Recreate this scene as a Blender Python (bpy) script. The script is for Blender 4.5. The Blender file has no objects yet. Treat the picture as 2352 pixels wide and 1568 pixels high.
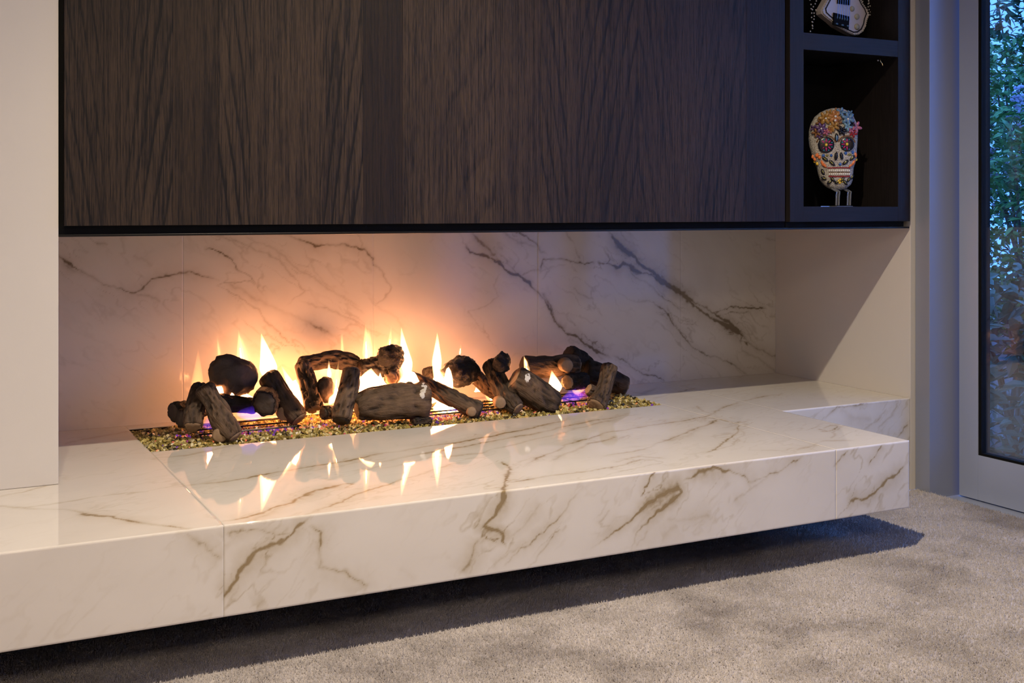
import bpy, bmesh, math, random
import numpy as np
from mathutils import Vector, Matrix
from mathutils.bvhtree import BVHTree

# ------------------------------------------------------------------ camera, world, lights, exposure
sc = bpy.context.scene
C = sc.collection
F, YAW, HZ = 2682.4, math.radians(27.264), 480.0      # focal length (px of 2352), yaw, horizon row
CAMZ, CAMY = 1.07, -3.26
cs, sn = math.cos(YAW), math.sin(YAW)
cam = bpy.data.cameras.new('camera'); camo = bpy.data.objects.new('camera', cam); C.objects.link(camo)
cam.sensor_width = 36.0; cam.sensor_fit = 'HORIZONTAL'; cam.lens = 36.0 * F / 2352.0
cam.shift_y = -(784.0 - HZ) / 2352.0; cam.clip_start = 0.05; cam.clip_end = 100
camo.location = (0, CAMY, CAMZ); camo.rotation_euler = (math.radians(90), 0, -YAW)
sc.camera = camo
vs = sc.view_settings
vs.view_transform = 'Standard'; vs.look = 'None'; vs.exposure = 0.0; vs.gamma = 1.0; vs.use_curve_mapping = False
sc.cycles.use_denoising = True
sc.cycles.max_bounces = 8; sc.cycles.diffuse_bounces = 4; sc.cycles.glossy_bounces = 4; sc.cycles.volume_bounces = 0; sc.cycles.adaptive_threshold = 0.035; sc.cycles.transparent_max_bounces = 24
sc.cycles.sample_clamp_indirect = 6.0; sc.cycles.caustics_reflective = False; sc.cycles.caustics_refractive = False

world = bpy.data.worlds.new('World'); sc.world = world; world.use_nodes = True
bg = world.node_tree.nodes['Background']
bg.inputs['Color'].default_value = (0.08, 0.25, 0.86, 1); bg.inputs['Strength'].default_value = 4.2

def lamp(name, kind, loc, energy, color, **kw):
    l = bpy.data.lights.new(name, kind); l.energy = energy; l.color = color
    for k, v in kw.items():
        if k != 'rot': setattr(l, k, v)
    o = bpy.data.objects.new(name, l); C.objects.link(o); o.location = loc
    if 'rot' in kw: o.rotation_euler = kw['rot']
    return o
CEIL = 2.85
WARM = (1.0, 0.83, 0.61)
# recessed ceiling downlights: x, y, watts, point aimed at, cone
DOWNLIGHTS = [(0.10, -1.45, 62, (0.35, -0.9, 0.0), 118), (1.35, -1.45, 315, (1.75, -1.0, 0.0), 124)]
for x, y, e, tgt, cone in DOWNLIGHTS:
    o_ = lamp('downlight_lamp', 'SPOT', (x, y, CEIL - 0.035), e, WARM, shadow_soft_size=0.022, spot_size=math.radians(cone), spot_blend=1.0)
    o_.rotation_euler = (Vector(tgt) - o_.location).to_track_quat('-Z', 'Y').to_euler()
# broad warm fill light, added unseen under the ceiling behind the camera
lamp('warm_fill_lamp', 'AREA', (-0.6, -4.9, CEIL - 0.03), 80, (1.0, 0.78, 0.56), shape='RECTANGLE', size=2.6, size_y=1.2)
# portals only guide the sampling of the sky through the glazing
lamp('sky_portal', 'AREA', (3.62, -1.9, 1.25), 1, (1, 1, 1), shape='RECTANGLE', size=2.4, size_y=3.5, rot=(0, math.radians(90), 0)).data.cycles.is_portal = True
lamp('sky_portal', 'AREA', (-3.19, -0.95, 1.4), 1, (1, 1, 1), shape='RECTANGLE', size=1.6, size_y=1.1, rot=(0, math.radians(-90), 0)).data.cycles.is_portal = True

# ------------------------------------------------------------------ helpers
def ray(px, py):
    a = (px - 1176.0) / F; b = (py - HZ) / F
    return cs * a + sn, -sn * a + cs, -b              # per unit of depth
def at_Y(px, py, Y):
    dx, dy, dz = ray(px, py); d = (Y - CAMY) / dy
    return Vector((dx * d, Y, CAMZ + dz * d))
def at_Z(px, py, Z):
    dx, dy, dz = ray(px, py); d = (Z - CAMZ) / dz
    return Vector((dx * d, CAMY + dy * d, Z))
def depth(p): return p.x * sn + (p.y - CAMY) * cs

def link(name, me, mat=None, parent=None):
    o = bpy.data.objects.new(name, me); C.objects.link(o)
    if mat is not None:
        me.materials.append(mat)
    if parent is not None: o.parent = parent
    return o
def from_bm(name, bm, mat=None, parent=None, smooth=False):
    me = bpy.data.meshes.new(name); bm.to_mesh(me); bm.free()
    if smooth:
        for p in me.polygons: p.use_smooth = True
    return link(name, me, mat, parent)
def tag(o, label=None, cat=None, group=None, kind=None):
    if label: o['label'] = label
    if cat: o['category'] = cat
    if group: o['group'] = group
    if kind: o['kind'] = kind
    return o
def empty(name, loc=(0, 0, 0)):
    o = bpy.data.objects.new(name, None); C.objects.link(o); o.location = loc; o.empty_display_size = 0.05
    return o
def box(bm, x0, x1, y0, y1, z0, z1, bevel=0.0):
    r = bmesh.ops.create_cube(bm, size=1.0)
    for v in r['verts']:
        v.co = Vector(((x0 + x1) / 2 + v.co.x * (x1 - x0), (y0 + y1) / 2 + v.co.y * (y1 - y0), (z0 + z1) / 2 + v.co.z * (z1 - z0)))
    if bevel > 0:
        es = list({e for v in r['verts'] for e in v.link_edges})
        bmesh.ops.bevel(bm, geom=es, offset=bevel, segments=2, affect='EDGES', profile=0.5)
def box_obj(name, x0, x1, y0, y1, z0, z1, mat, parent=None, bevel=0.0):
    bm = bmesh.new(); box(bm, x0, x1, y0, y1, z0, z1, bevel)
    return from_bm(name, bm, mat, parent)
def tube(bm, pts, r, seg=8, closed_caps=True):
    """tube along points; r a number or list"""
    n = len(pts); pts = [Vector(p) for p in pts]
    rr = r if isinstance(r, (list, tuple)) else [r] * n
    T = [(pts[min(i + 1, n - 1)] - pts[max(i - 1, 0)]).normalized() for i in range(n)]
    up = Vector((0, 0, 1)) if abs(T[0].z) < 0.9 else Vector((1, 0, 0))
    u = T[0].cross(up).normalized(); rings = []
    for i in range(n):
        u = (u - T[i] * u.dot(T[i])).normalized(); v = T[i].cross(u)
        rings.append([bm.verts.new(pts[i] + (u * math.cos(2 * math.pi * k / seg) + v * math.sin(2 * math.pi * k / seg)) * rr[i]) for k in range(seg)])
    for i in range(n - 1):
        for k in range(seg):
            bm.faces.new((rings[i][k], rings[i][(k + 1) % seg], rings[i + 1][(k + 1) % seg], rings[i + 1][k]))
    if closed_caps:
        bm.faces.new(rings[0][::-1]); bm.faces.new(rings[-1])
    return rings

# value noise in numpy
def _hash(ix, iy, seed):
    h = (ix.astype(np.int64) * 374761393 + iy.astype(np.int64) * 668265263 + seed * 1442695041) & 0x7fffffff
    h = ((h ^ (h >> 13)) * 1274126177) & 0x7fffffff
    return ((h ^ (h >> 16)) & 0xffff) / 65535.0
def vnoise(x, y, seed=0):
    x = np.asarray(x, float); y = np.asarray(y, float)
    ix = np.floor(x); iy = np.floor(y); fx = x - ix; fy = y - iy
    fx = fx * fx * (3 - 2 * fx); fy = fy * fy * (3 - 2 * fy)
    a = _hash(ix, iy, seed); b = _hash(ix + 1, iy, seed); c = _hash(ix, iy + 1, seed); d = _hash(ix + 1, iy + 1, seed)
    return (a * (1 - fx) + b * fx) * (1 - fy) + (c * (1 - fx) + d * fx) * fy
def fnoise(x, y, seed=0, octv=4):
    s = 0; a = 0.5; t = 0
    for k in range(octv):
        s = s + a * vnoise(x * 2 ** k, y * 2 ** k, seed + k * 17); t += a; a *= 0.5
    return s / t

# ------------------------------------------------------------------ materials
class N:
    def __init__(self, name):
        self.m = bpy.data.materials.new(name); self.m.use_nodes = True
        self.t = self.m.node_tree; self.t.nodes.clear()
        self.out = self.t.nodes.new('ShaderNodeOutputMaterial')
    def n(self, typ, _in=None, **kw):
        nd = self.t.nodes.new('ShaderNode' + typ)
        for k, v in kw.items(): setattr(nd, k, v)
        for k, v in (_in or {}).items():
            if hasattr(v, 'is_output') or isinstance(v, bpy.types.NodeSocket): self.t.links.new(v, nd.inputs[k])
            else: nd.inputs[k].default_value = v
        return nd
    def math(self, op, a, b=0.0, clamp=False):
        nd = self.n('Math', operation=op, use_clamp=clamp)
        for i, v in enumerate((a, b)):
            if isinstance(v, bpy.types.NodeSocket): self.t.links.new(v, nd.inputs[i])
            else: nd.inputs[i].default_value = v
        return nd.outputs[0]
    def mix(self, f, a, b):
        nd = self.n('Mix', data_type='RGBA')
        for i, v in ((0, f), (6, a), (7, b)):
            if isinstance(v, bpy.types.NodeSocket): self.t.links.new(v, nd.inputs[i])
            else: nd.inputs[i].default_value = v if i == 0 else (*v[:3], 1)
        return nd.outputs[2]
    def ramp(self, f, stops):
        nd = self.n('ValToRGB', {'Fac': f}); cr = nd.color_ramp
        while len(cr.elements) < len(stops): cr.elements.new(0.5)
        for e, (p, c) in zip(cr.elements, stops):
            e.position = p; e.color = (*c[:3], 1) if hasattr(c, '__len__') else (c, c, c, 1)
        return nd.outputs[0]
    def noise(self, vec, scale, detail=3, rough=0.5, dist=0.0):
        return self.n('TexNoise', {'Vector': vec, 'Scale': scale, 'Detail': detail, 'Roughness': rough, 'Distortion': dist}).outputs[0]
    def mapped(self, vec, scale=(1, 1, 1), loc=(0, 0, 0)):
        return self.n('Mapping', {'Vector': vec, 'Scale': scale, 'Location': loc}).outputs[0]
    def bump(self, h, strength=0.3, dist=0.002):
        return self.n('Bump', {'Height': h, 'Strength': strength, 'Distance': dist}).outputs[0]
    def princ(self, **kw):
        p = self.n('BsdfPrincipled')
        for k, v in kw.items():
            k = k.replace('_', ' ')
            if isinstance(v, bpy.types.NodeSocket): self.t.links.new(v, p.inputs[k])
            else: p.inputs[k].default_value = (*v, 1) if (hasattr(v, '__len__') and len(v) == 3) else v
        self.t.links.new(p.outputs[0], self.out.inputs[0]); return self.m
def simple(name, col, rough=0.5, metal=0.0, **kw):
    n = N(name)
    return n.princ(Base_Color=col, Roughness=rough, Metallic=metal, **kw)
def coord(n, which='Object'): return n.n('TexCoord').outputs[which]

# painted plaster
n = N('white_plaster'); co = coord(n)
f = n.noise(co, 3.0, 3)
M_PLASTER = n.princ(Base_Color=n.mix(f, (0.60, 0.57, 0.53), (0.64, 0.61, 0.57)), Roughness=0.55, Normal=n.bump(n.noise(co, 260, 2), 0.06, 0.001))
n = N('ceiling_paint'); co = coord(n)
M_CEIL = n.princ(Base_Color=n.mix(n.noise(co, 2.0), (0.62, 0.60, 0.57), (0.66, 0.64, 0.61)), Roughness=0.8)

# polished marble; the veins themselves come from a mesh attribute
def marble(name, base0, base1, vein, dark, rough, spec=0.55):
    n = N(name); co = coord(n)
    at = n.n('Attribute', attribute_name='vein', attribute_type='GEOMETRY').outputs['Fac']
    cl = n.noise(co, 2.2, 4, 0.55, 0.6)
    base = n.mix(n.ramp(cl, [(0.35, 0.0), (0.7, 1.0)]), base0, base1)
    fine = n.noise(co, 60, 4, 0.6)
    v = n.math('MULTIPLY', at, n.math('ADD', n.math('MULTIPLY', fine, 0.9), 0.55), True)
    c = n.mix(n.math('MULTIPLY', v, 0.85, True), base, vein)
    c = n.mix(n.math('MULTIPLY', n.math('SUBTRACT', v, 0.55, True), 1.5, True), c, dark)
    return n.princ(Base_Color=c, Roughness=rough, Specular_IOR_Level=spec)
M_MARBLE_BACK = marble('marble_wall', (0.62, 0.585, 0.535), (0.68, 0.645, 0.595), (0.25, 0.195, 0.125), (0.12, 0.085, 0.045), 0.10, 0.36)
M_MARBLE = marble('marble_hearth', (0.68, 0.64, 0.575), (0.74, 0.70, 0.635), (0.40, 0.31, 0.165), (0.23, 0.155, 0.065), 0.035)

# dark stained oak; per-leaf numbers come from object properties
n = N('dark_oak'); co = coord(n)
def oattr(nm): return n.n('Attribute', attribute_name=nm, attribute_type='OBJECT').outputs['Fac']
sx = n.n('SeparateXYZ', {'Vector': co}); X, Z = sx.outputs[0], sx.outputs[2]
seed = oattr('grain_seed')
off = n.n('CombineXYZ', {'X': seed, 'Y': seed, 'Z': seed}).outputs[0]
cseed = n.n('VectorMath', {0: co, 1: off}, operation='ADD').outputs[0]
warp = n.math('SUBTRACT', n.noise(n.mapped(cseed, (9, 9, 1.6)), 1.0, 4, 0.55), 0.5)
xr = n.math('SUBTRACT', X, oattr('grain_centre'))
ax = n.math('MAXIMUM', n.math('SUBTRACT', n.math('ABSOLUTE', xr), oattr('grain_core')), 0.0)
rise = n.math('MULTIPLY', n.math('POWER', ax, oattr('grain_power')), oattr('grain_fan'))
vv = n.math('ADD', n.math('SUBTRACT', Z, rise), n.math('MULTIPLY', warp, 0.22))
jag = n.math('MULTIPLY', n.math('SUBTRACT', n.noise(n.mapped(cseed, (90, 90, 14)), 1.0, 2), 0.5), 0.035)
ph = n.math('FRACT', n.math('ADD', n.math('MULTIPLY', n.math('ADD', vv, jag), oattr('grain_freq')), seed))
band = n.ramp(ph, [(0.0, 1.0), (0.10, 0.85), (0.22, 0.18), (0.5, 0.0), (0.93, 0.10), (1.0, 1.0)])
edge = n.math('MULTIPLY', ax, 28.0, True)
patchy = n.ramp(n.noise(n.mapped(cseed, (7, 7, 3)), 1.0, 3, 0.6), [(0.30, 0.35), (0.6, 1.0)])
band = n.math('MULTIPLY', n.math('MULTIPLY', n.math('MULTIPLY', band, edge), patchy), oattr('grain_contrast'))
str1 = n.noise(n.mapped(cseed, (190, 190, 3.0)), 1.0, 3, 0.6)
str2 = n.noise(n.mapped(cseed, (430, 430, 20)), 1.0, 2, 0.6)
lines = n.math('ADD', n.math('MULTIPLY', n.ramp(str1, [(0.42, 1.0), (0.54, 0.0)]), 0.6), n.math('MULTIPLY', n.ramp(str2, [(0.43, 1.0), (0.56, 0.0)]), 0.55))
dk = n.math('ADD', band, n.math('MULTIPLY', lines, 0.8), True)
tone = n.math('ADD', n.math('MULTIPLY', n.noise(n.mapped(cseed, (5, 5, 1.1)), 1.0, 2), 0.55), oattr('grain_tone'))
light = n.mix(tone, (0.022, 0.0145, 0.011), (0.088, 0.059, 0.041))
col = n.mix(dk, light, (0.0075, 0.0065, 0.0075))
M_OAK = n.princ(Base_Color=col, Roughness=0.44, Specular_IOR_Level=0.20, Normal=n.bump(n.math('MULTIPLY', dk, -1.0), 0.35, 0.0012))
n = N('dark_oak_frame'); co = coord(n)
g = n.noise(n.mapped(co, (160, 160, 7)), 1.0, 3, 0.6)
M_OAKF = n.princ(Base_Color=n.mix(g, (0.007, 0.006, 0.0065), (0.026, 0.021, 0.020)), Roughness=0.30, Specular_IOR_Level=0.13, Normal=n.bump(g, 0.2, 0.001))
n = N('dark_oak_rail'); co = coord(n)
g = n.noise(n.mapped(co, (7, 160, 160)), 1.0, 3, 0.6)
M_OAKR = n.princ(Base_Color=n.mix(g, (0.007, 0.006, 0.0065), (0.026, 0.021, 0.020)), Roughness=0.30, Specular_IOR_Level=0.13, Normal=n.bump(g, 0.2, 0.001))
M_BLACK = simple('matt_black', (0.004, 0.004, 0.004), 0.7, Specular_IOR_Level=0.15)
M_BLACKGLOSS = simple('gloss_black', (0.008, 0.008, 0.009), 0.16)
M_BLACKMETAL = simple('black_steel', (0.015, 0.014, 0.014), 0.28, 0.6)

# carpet
n = N('plush_carpet'); co = coord(n)
w = n.noise(co, 1.1, 3, 0.5, 0.4)
patch = n.noise(co, 3.3, 5, 0.60, 0.25)
pm = n.ramp(n.math('ADD', n.math('MULTIPLY', patch, 0.75), n.math('MULTIPLY', w, 0.25)), [(0.36, 0.0), (0.57, 1.0)])
base = n.mix(pm, (0.38, 0.335, 0.32), (0.80, 0.735, 0.71))
fib = n.noise(co, 420, 3, 0.7)
c = n.mix(n.ramp(fib, [(0.3, 0.0), (0.7, 1.0)]), (0.45, 0.43, 0.42), (1.0, 1.0, 1.0))
mul = n.n('Mix', data_type='RGBA', blend_type='MULTIPLY'); mul.inputs[0].default_value = 0.75
n.t.links.new(base, mul.inputs[6]); n.t.links.new(c, mul.inputs[7])
M_CARPET = n.princ(Base_Color=mul.outputs[2], Roughness=0.95, Specular_IOR_Level=0.1, Sheen_Weight=0.25, Sheen_Roughness=0.5,
                   Normal=n.bump(n.math('ADD', n.noise(co, 300, 3, 0.7), n.math('MULTIPLY', n.noise(co, 40, 2), 0.6)), 0.9, 0.006))

# door metal and glass
n = N('grey_aluminium'); co = coord(n)
M_ALU = n.princ(Base_Color=n.mix(n.noise(co, 900, 2), (0.40, 0.45, 0.59), (0.46, 0.515, 0.66)), Roughness=0.34, Metallic=0.35, Specular_IOR_Level=0.5)
n = N('grey_post'); co = coord(n)
M_POST = n.princ(Base_Color=n.mix(n.noise(co, 900, 2), (0.27, 0.29, 0.36), (0.31, 0.335, 0.41)), Roughness=0.38, Metallic=0.3, Specular_IOR_Level=0.4)
n = N('clear_glass')
bf = n.n('NewGeometry').outputs['Backfacing']
ior = n.math('ADD', 1.72, n.math('MULTIPLY', bf, 1 / 1.72 - 1.72))
fr = n.n('Fresnel', {'IOR': ior}).outputs[0]
mx = n.n('MixShader'); n.t.links.new(fr, mx.inputs[0])
n.t.links.new(n.n('BsdfTransparent', {'Color': (0.97, 0.985, 0.98, 1)}).outputs[0], mx.inputs[1])
n.t.links.new(n.n('BsdfGlossy', {'Color': (1, 1, 1, 1), 'Roughness': 0.0}).outputs[0], mx.inputs[2])
n.t.links.new(mx.outputs[0], n.out.inputs[0]); M_GLASS = n.m
M_ACRYL = simple('clear_acrylic', (0.9, 0.92, 0.95), 0.04, Transmission_Weight=0.85, IOR=1.49)

# ------------------------------------------------------------------ structure: dimensions
XL, XR, YB = 0.345, 3.388, 0.78           # niche left, right, back
HT, HB, HF, HR = 0.35, 0.141, -0.595, 2.765   # hearth top, underside, front, right end
CB = 0.997                                # underside of the cabinet
PX0, PX1, PY0, PY1 = 0.630, 2.466, 0.308, 0.722   # burner opening
JX0, JX1 = 0.635, 2.465                   # slab joints
DX = 3.55                                 # plane of the glazed doors

def struct(o, label=None): return tag(o, label, None, None, 'structure')

struct(box_obj('floor', -3.2, 3.42, -6.1, 0.0, -0.12, 0.0, M_CARPET), 'taupe mottled plush carpet floor in front of the hearth')
struct(box_obj('wall_fireplace', -3.2, XL, 0.0, 0.9, HT + 0.0005, CEIL, M_PLASTER, bevel=0.0015), 'white plastered wall left of the fireplace niche')
struct(box_obj('wall_right', XR, 3.412, 0.0, 0.9, 0.0, CEIL, M_PLASTER, bevel=0.0015), 'white side wall closing the niche on the right')
bm = bmesh.new()
box(bm, -3.32, -3.2, -6.1, -1.5, -0.1, CEIL); box(bm, -3.32, -3.2, -0.4, 0.9, -0.1, CEIL)
box(bm, -3.32, -3.2, -1.5, -0.4, -0.1, 0.6); box(bm, -3.32, -3.2, -1.5, -0.4, 2.2, CEIL)
struct(from_bm('wall_left', bm, M_PLASTER))
struct(box_obj('ceiling', -3.3, 3.9, -6.2, 0.95, CEIL, CEIL + 0.1, M_CEIL))
struct(box_obj('wall_rear', -3.3, 3.75, -6.2, -6.1, -0.1, CEIL, M_PLASTER))
struct(box_obj('wall_outer', 3.412, 3.75, 0.0, 0.9, -0.1, CEIL, M_PLASTER))
struct(box_obj('trim_1', 3.412, 3.75, -5.2, 0.0, 2.5, CEIL, M_PLASTER))
struct(box_obj('wall_side', 3.45, 3.75, -6.2, -3.705, -0.1, CEIL, M_PLASTER))

# ------------------------------------------------------------------ marble veins: lines lying in each slab's own plane
def P_back(p): v = at_Y(p[0], p[1], YB); return (v.x, v.z)
def P_front(p): v = at_Y(p[0], p[1], HF); return (v.x, v.z)
def P_riser(p): v = at_Y(p[0], p[1], 0.0); return (v.x, v.z)
def P_top(p): v = at_Z(p[0], p[1], HT); return (v.x, v.y)
# (points, half width in m, strength, halo)
V_BACK = [
 ([(120,580),(200,635),(260,655),(300,668),(330,662),(350,640),(400,628),(440,628),(500,642)], .0045, .75, .35),
 ([(300,668),(340,680),(370,692)], .004, .4, .3), ([(134,600),(180,628),(250,652),(310,672)], .010, .35, .5),
 ([(470,568),(520,588),(550,615),(580,645),(590,652)], .003, .85, .25), ([(590,652),(565,645),(545,652),(515,648),(497,660)], .003, .6, .2),
 ([(497,660),(530,676),(560,692),(600,708),(612,735),(640,758),(665,790)], .0035, .6, .2), ([(515,648),(560,672),(600,690),(650,715),(700,735),(770,772)], .009, .4, .5),
 ([(560,735),(600,765),(630,770),(650,800)], .002, .45, .1), ([(655,778),(690,798)], .002, .5, .1),
 ([(640,536),(700,556),(735,567),(765,560),(800,560),(838,570),(860,600),(880,632),(893,655),(885,680),(866,700)], .004, .85, .3), ([(815,534),(838,570)], .003, .5, .2),
 ([(866,700),(900,720),(930,760)], .006, .25, .4),
 ([(480,536),(570,565),(640,600),(680,640),(700,672),(660,702)], .003, .35, .25), ([(560,536),(640,585),(750,660),(830,705)], .004, .3, .3),
 ([(700,560),(720,620),(760,665),(840,720)], .003, .22, .25), ([(690,690),(760,715),(830,745),(890,775)], .003, .35, .25),
 ([(1048,530),(1080,575),(1120,590),(1145,602),(1160,622),(1190,636),(1230,666),(1250,692),(1270,722),(1282,745),(1300,768),(1322,772),(1345,786),(1372,808),(1405,828)], .0048, .95, .3),
 ([(1240,668),(1262,700),(1280,738),(1296,762)], .009, .6, .4),
 ([(1085,530),(1110,562),(1142,594)], .008, .55, .4),
 ([(1150,625),(1135,652),(1141,680),(1115,702),(1074,716),(1090,742),(1102,755)], .0028, .45, .2),
 ([(1405,818),(1450,834),(1478,860),(1500,862),(1528,878)], .005, .7, .3), ([(1180,530),(1225,556),(1240,577),(1258,584)], .004, .6, .3), ([(1155,530),(1200,560),(1235,572)], .003, .35, .3),
 ([(1296,530),(1315,560),(1318,580),(1332,597)], .0035, .6, .3),
 ([(1243,625),(1250,597),(1290,597),(1340,606),(1368,601)], .004, .85, .3), ([(1180,640),(1215,625),(1260,618),(1300,610)], .003, .4, .3), ([(1243,605),(1260,620),(1248,640)], .003, .4, .2),
 ([(1388,604),(1420,614),(1432,606),(1480,627),(1540,662),(1590,690),(1650,726),(1715,775)], .0055, .8, .45),
 ([(1398,530),(1430,570),(1460,596),(1490,622),(1512,640),(1540,657),(1575,682),(1605,711),(1640,735),(1680,757),(1718,782)], .0065, 1.0, .5),
 ([(1420,600),(1470,640),(1530,690),(1570,715)], .004, .45, .3), ([(1560,668),(1610,705),(1660,742),(1700,770)], .009, .4, .5),
 ([(1635,718),(1680,708),(1738,703),(1760,706)], .0035, .7, .25), ([(1640,726),(1690,718),(1725,714)], .003, .6, .2),
 ([(1450,690),(1500,694),(1530,714),(1550,748),(1578,780),(1600,802),(1620,816),(1640,820),(1725,862)], .0035, .6, .3),
 ([(1560,730),(1590,746),(1600,738)], .003, .4, .2), ([(1530,700),(1560,760),(1590,792)], .003, .4, .3),
 ([(1765,722),(1800,736)], .006, .7, .3), ([(1772,728),(1785,715),(1800,706)], .004, .7, .3),
 ([(1690,770),(1740,800),(1800,828)], .005, .4, .4), ([(1700,800),(1745,828),(1790,858)], .004, .3, .3), ([(1310,660),(1330,680),(1365,690)], .0025, .35, .2),
 ([(1755,545),(1790,552)], .004, .35, .2), ([(225,560),(250,566)], .004, .4, .2), ([(300,580),(330,592),(350,610)], .006, .25, .3),
]
V_FRONT = [
 ([(505,1385),(530,1345),(555,1312),(600,1272),(640,1243),(680,1216),(712,1182)], .0042, .9, .35), ([(555,1312),(575,1290),(600,1270)], .008, .6, .4),
 ([(515,1228),(560,1222),(600,1218),(640,1228),(680,1216)], .005, .45, .5), ([(520,1240),(530,1225),(570,1215)], .006, .4, .5),
 ([(715,1205),(742,1220),(745,1240),(736,1270),(741,1302),(790,1311),(820,1331),(850,1336),(846,1352)], .0048, .65, .4), ([(736,1240),(734,1300)], .008, .45, .3),
 ([(1158,1120),(1150,1150),(1130,1182),(1114,1202),(1128,1215),(1150,1226),(1156,1255)], .0042, .95, .35), ([(1114,1202),(1120,1232),(1150,1240)], .003, .6, .3),
 ([(1055,1325),(1075,1292),(1090,1262),(1102,1225)], .008, .35, .5), ([(1075,1320),(1090,1280),(1080,1300)], .004, .35, .3),
 ([(1335,1125),(1282,1190),(1230,1232),(1180,1278),(1155,1305)], .0035, .6, .35), ([(1280,1215),(1240,1272),(1215,1305)], .003, .6, .3), ([(1270,1215),(1290,1218),(1300,1205)], .003, .55, .2), ([(1190,1265),(1165,1270),(1130,1300)], .004, .4, .4), ([(1250,1150),(1200,1210),(1160,1240)], .005, .25, .5),
 ([(1470,1142),(1485,1118),(1500,1096),(1516,1080)], .003, .8, .2), ([(1470,1142),(1500,1128),(1512,1120)], .003, .5, .2), ([(1385,1210),(1375,1200),(1400,1170)], .003, .5, .2), ([(1380,1212),(1410,1212)], .003, .4, .2),
 ([(1445,1265),(1455,1240),(1470,1214),(1500,1186),(1540,1152),(1566,1126),(1552,1118),(1520,1136),(1480,1166),(1450,1196),(1400,1232),(1360,1265)], .0038, .9, .5),
 ([(1450,1232),(1480,1190),(1530,1140)], .014, .35, .6), ([(1458,1252),(1480,1230),(1496,1205)], .004, .5, .3),
 ([(1568,1104),(1600,1086),(1650,1077),(1690,1080),(1712,1088),(1725,1100),(1760,1096),(1800,1076),(1850,1044)], .0042, .85, .4), ([(1688,1148),(1720,1126),(1735,1114),(1760,1100)], .005, .5, .4), ([(1718,1130),(1728,1112),(1720,1100)], .004, .5, .3),
 ([(1914,1072),(1935,1046),(1950,1028)], .003, .75, .2), ([(1993,1066),(2012,1040),(2030,1016)], .003, .75, .2),
 ([(1945,1160),(1955,1146),(1985,1142),(2015,1128),(2035,1105),(2085,1066)], .004, .8, .35), ([(2020,1120),(2040,1095)], .008, .4, .4),
 ([(420,1222),(470,1252),(515,1292)], .006, .4, .5), ([(400,1230),(440,1235)], .008, .2, .5),
 ([(1530,1200),(1560,1190),(1640,1175)], .006, .25, .5), ([(1520,1235),(1560,1200)], .012, .3, .5), ([(920,1300),(960,1330)], .01, .15, .5), ([(585,1390),(610,1370)], .008, .3, .4),
]
V_TOP = [
 ([(-40,1160),(60,1166),(150,1172),(250,1188),(300,1199),(340,1200),(400,1212),(440,1216)], .006, .8, .45), ([(30,1168),(90,1160),(150,1152),(220,1140),(300,1132)], .004, .7, .3), ([(-30,1145),(60,1128),(130,1108)], .005, .5, .4),
 ([(515,1200),(600,1178),(660,1156),(720,1128),(790,1112)], .006, .7, .5), ([(700,1185),(760,1160),(830,1132),(900,1112),(960,1088),(1060,1062)], .005, .55, .5), ([(560,1200),(640,1170),(700,1140)], .010, .35, .5),
 ([(395,1118),(500,1108),(640,1084),(760,1064),(860,1044),(960,1028),(1080,1010),(1200,986),(1310,962)], .006, .7, .5), ([(345,1052),(430,1044),(560,1018)], .005, .5, .4), ([(860,1062),(960,1044),(1080,1022),(1200,1000),(1320,975),(1440,952)], .006, .55, .5),
 ([(880,1075),(1000,1050),(1100,1040),(1180,1020),(1300,990),(1430,958)], .005, .4, .5), ([(1155,1058),(1172,1085),(1160,1106),(1158,1128)], .0045, .9, .3),
 ([(1165,1108),(1260,1094),(1400,1074),(1490,1052)], .0045, .65, .4), ([(1200,1072),(1300,1022),(1400,992),(1500,976),(1620,956),(1664,934),(1735,914),(1797,903)], .005, .6, .5), ([(1260,1060),(1340,1025),(1420,1000)], .006, .45, .5),
 ([(1390,1048),(1460,1036),(1530,1010),(1600,984),(1655,962)], .006, .7, .5), ([(1694,972),(1692,990),(1665,1014),(1645,1025),(1612,1044)], .004, .85, .3), ([(1590,960),(1650,962),(1694,972)], .004, .6, .4),
 ([(1410,1062),(1470,1048),(1500,1050),(1530,1052)], .004, .5, .4), ([(1590,1044),(1680,1022),(1705,998),(1700,985)], .004, .4, .4), ([(1420,1030),(1500,1020),(1580,1000),(1620,975)], .010, .35, .6),
 ([(1500,915),(1560,900),(1600,890)], .006, .5, .5), ([(1600,930),(1612,945),(1650,955)], .004, .6, .3), ([(1880,984),(1910,990),(1930,978)], .003, .7, .3), ([(1905,1008),(1925,985),(1945,975)], .003, .4, .3), ([(1830,1035),(1890,1012),(1960,1010)], .006, .4, .5),
 ([(1740,1035),(1800,1035),(1830,1028)], .004, .35, .4), ([(1450,900),(1490,905)], .008, .5, .4), ([(180,1010),(240,1000),(300,990)], .006, .4, .4), ([(1420,1085),(1480,1070),(1520,1062)], .003, .5, .3),
]
V_TOP = [(p, w * 1.1, min(1.0, s_ * 1.2), h) for p, w, s_, h in V_TOP]
V_BACK = [(p, w * 0.90, min(1.15, s_ * 1.30), min(0.8, h * 1.4)) for p, w, s_, h in V_BACK]
V_FRONT = [(p, w * 0.68, min(1.15, s_ * 1.20), min(1.0, h * 2.0)) for p, w, s_, h in V_FRONT]
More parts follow.
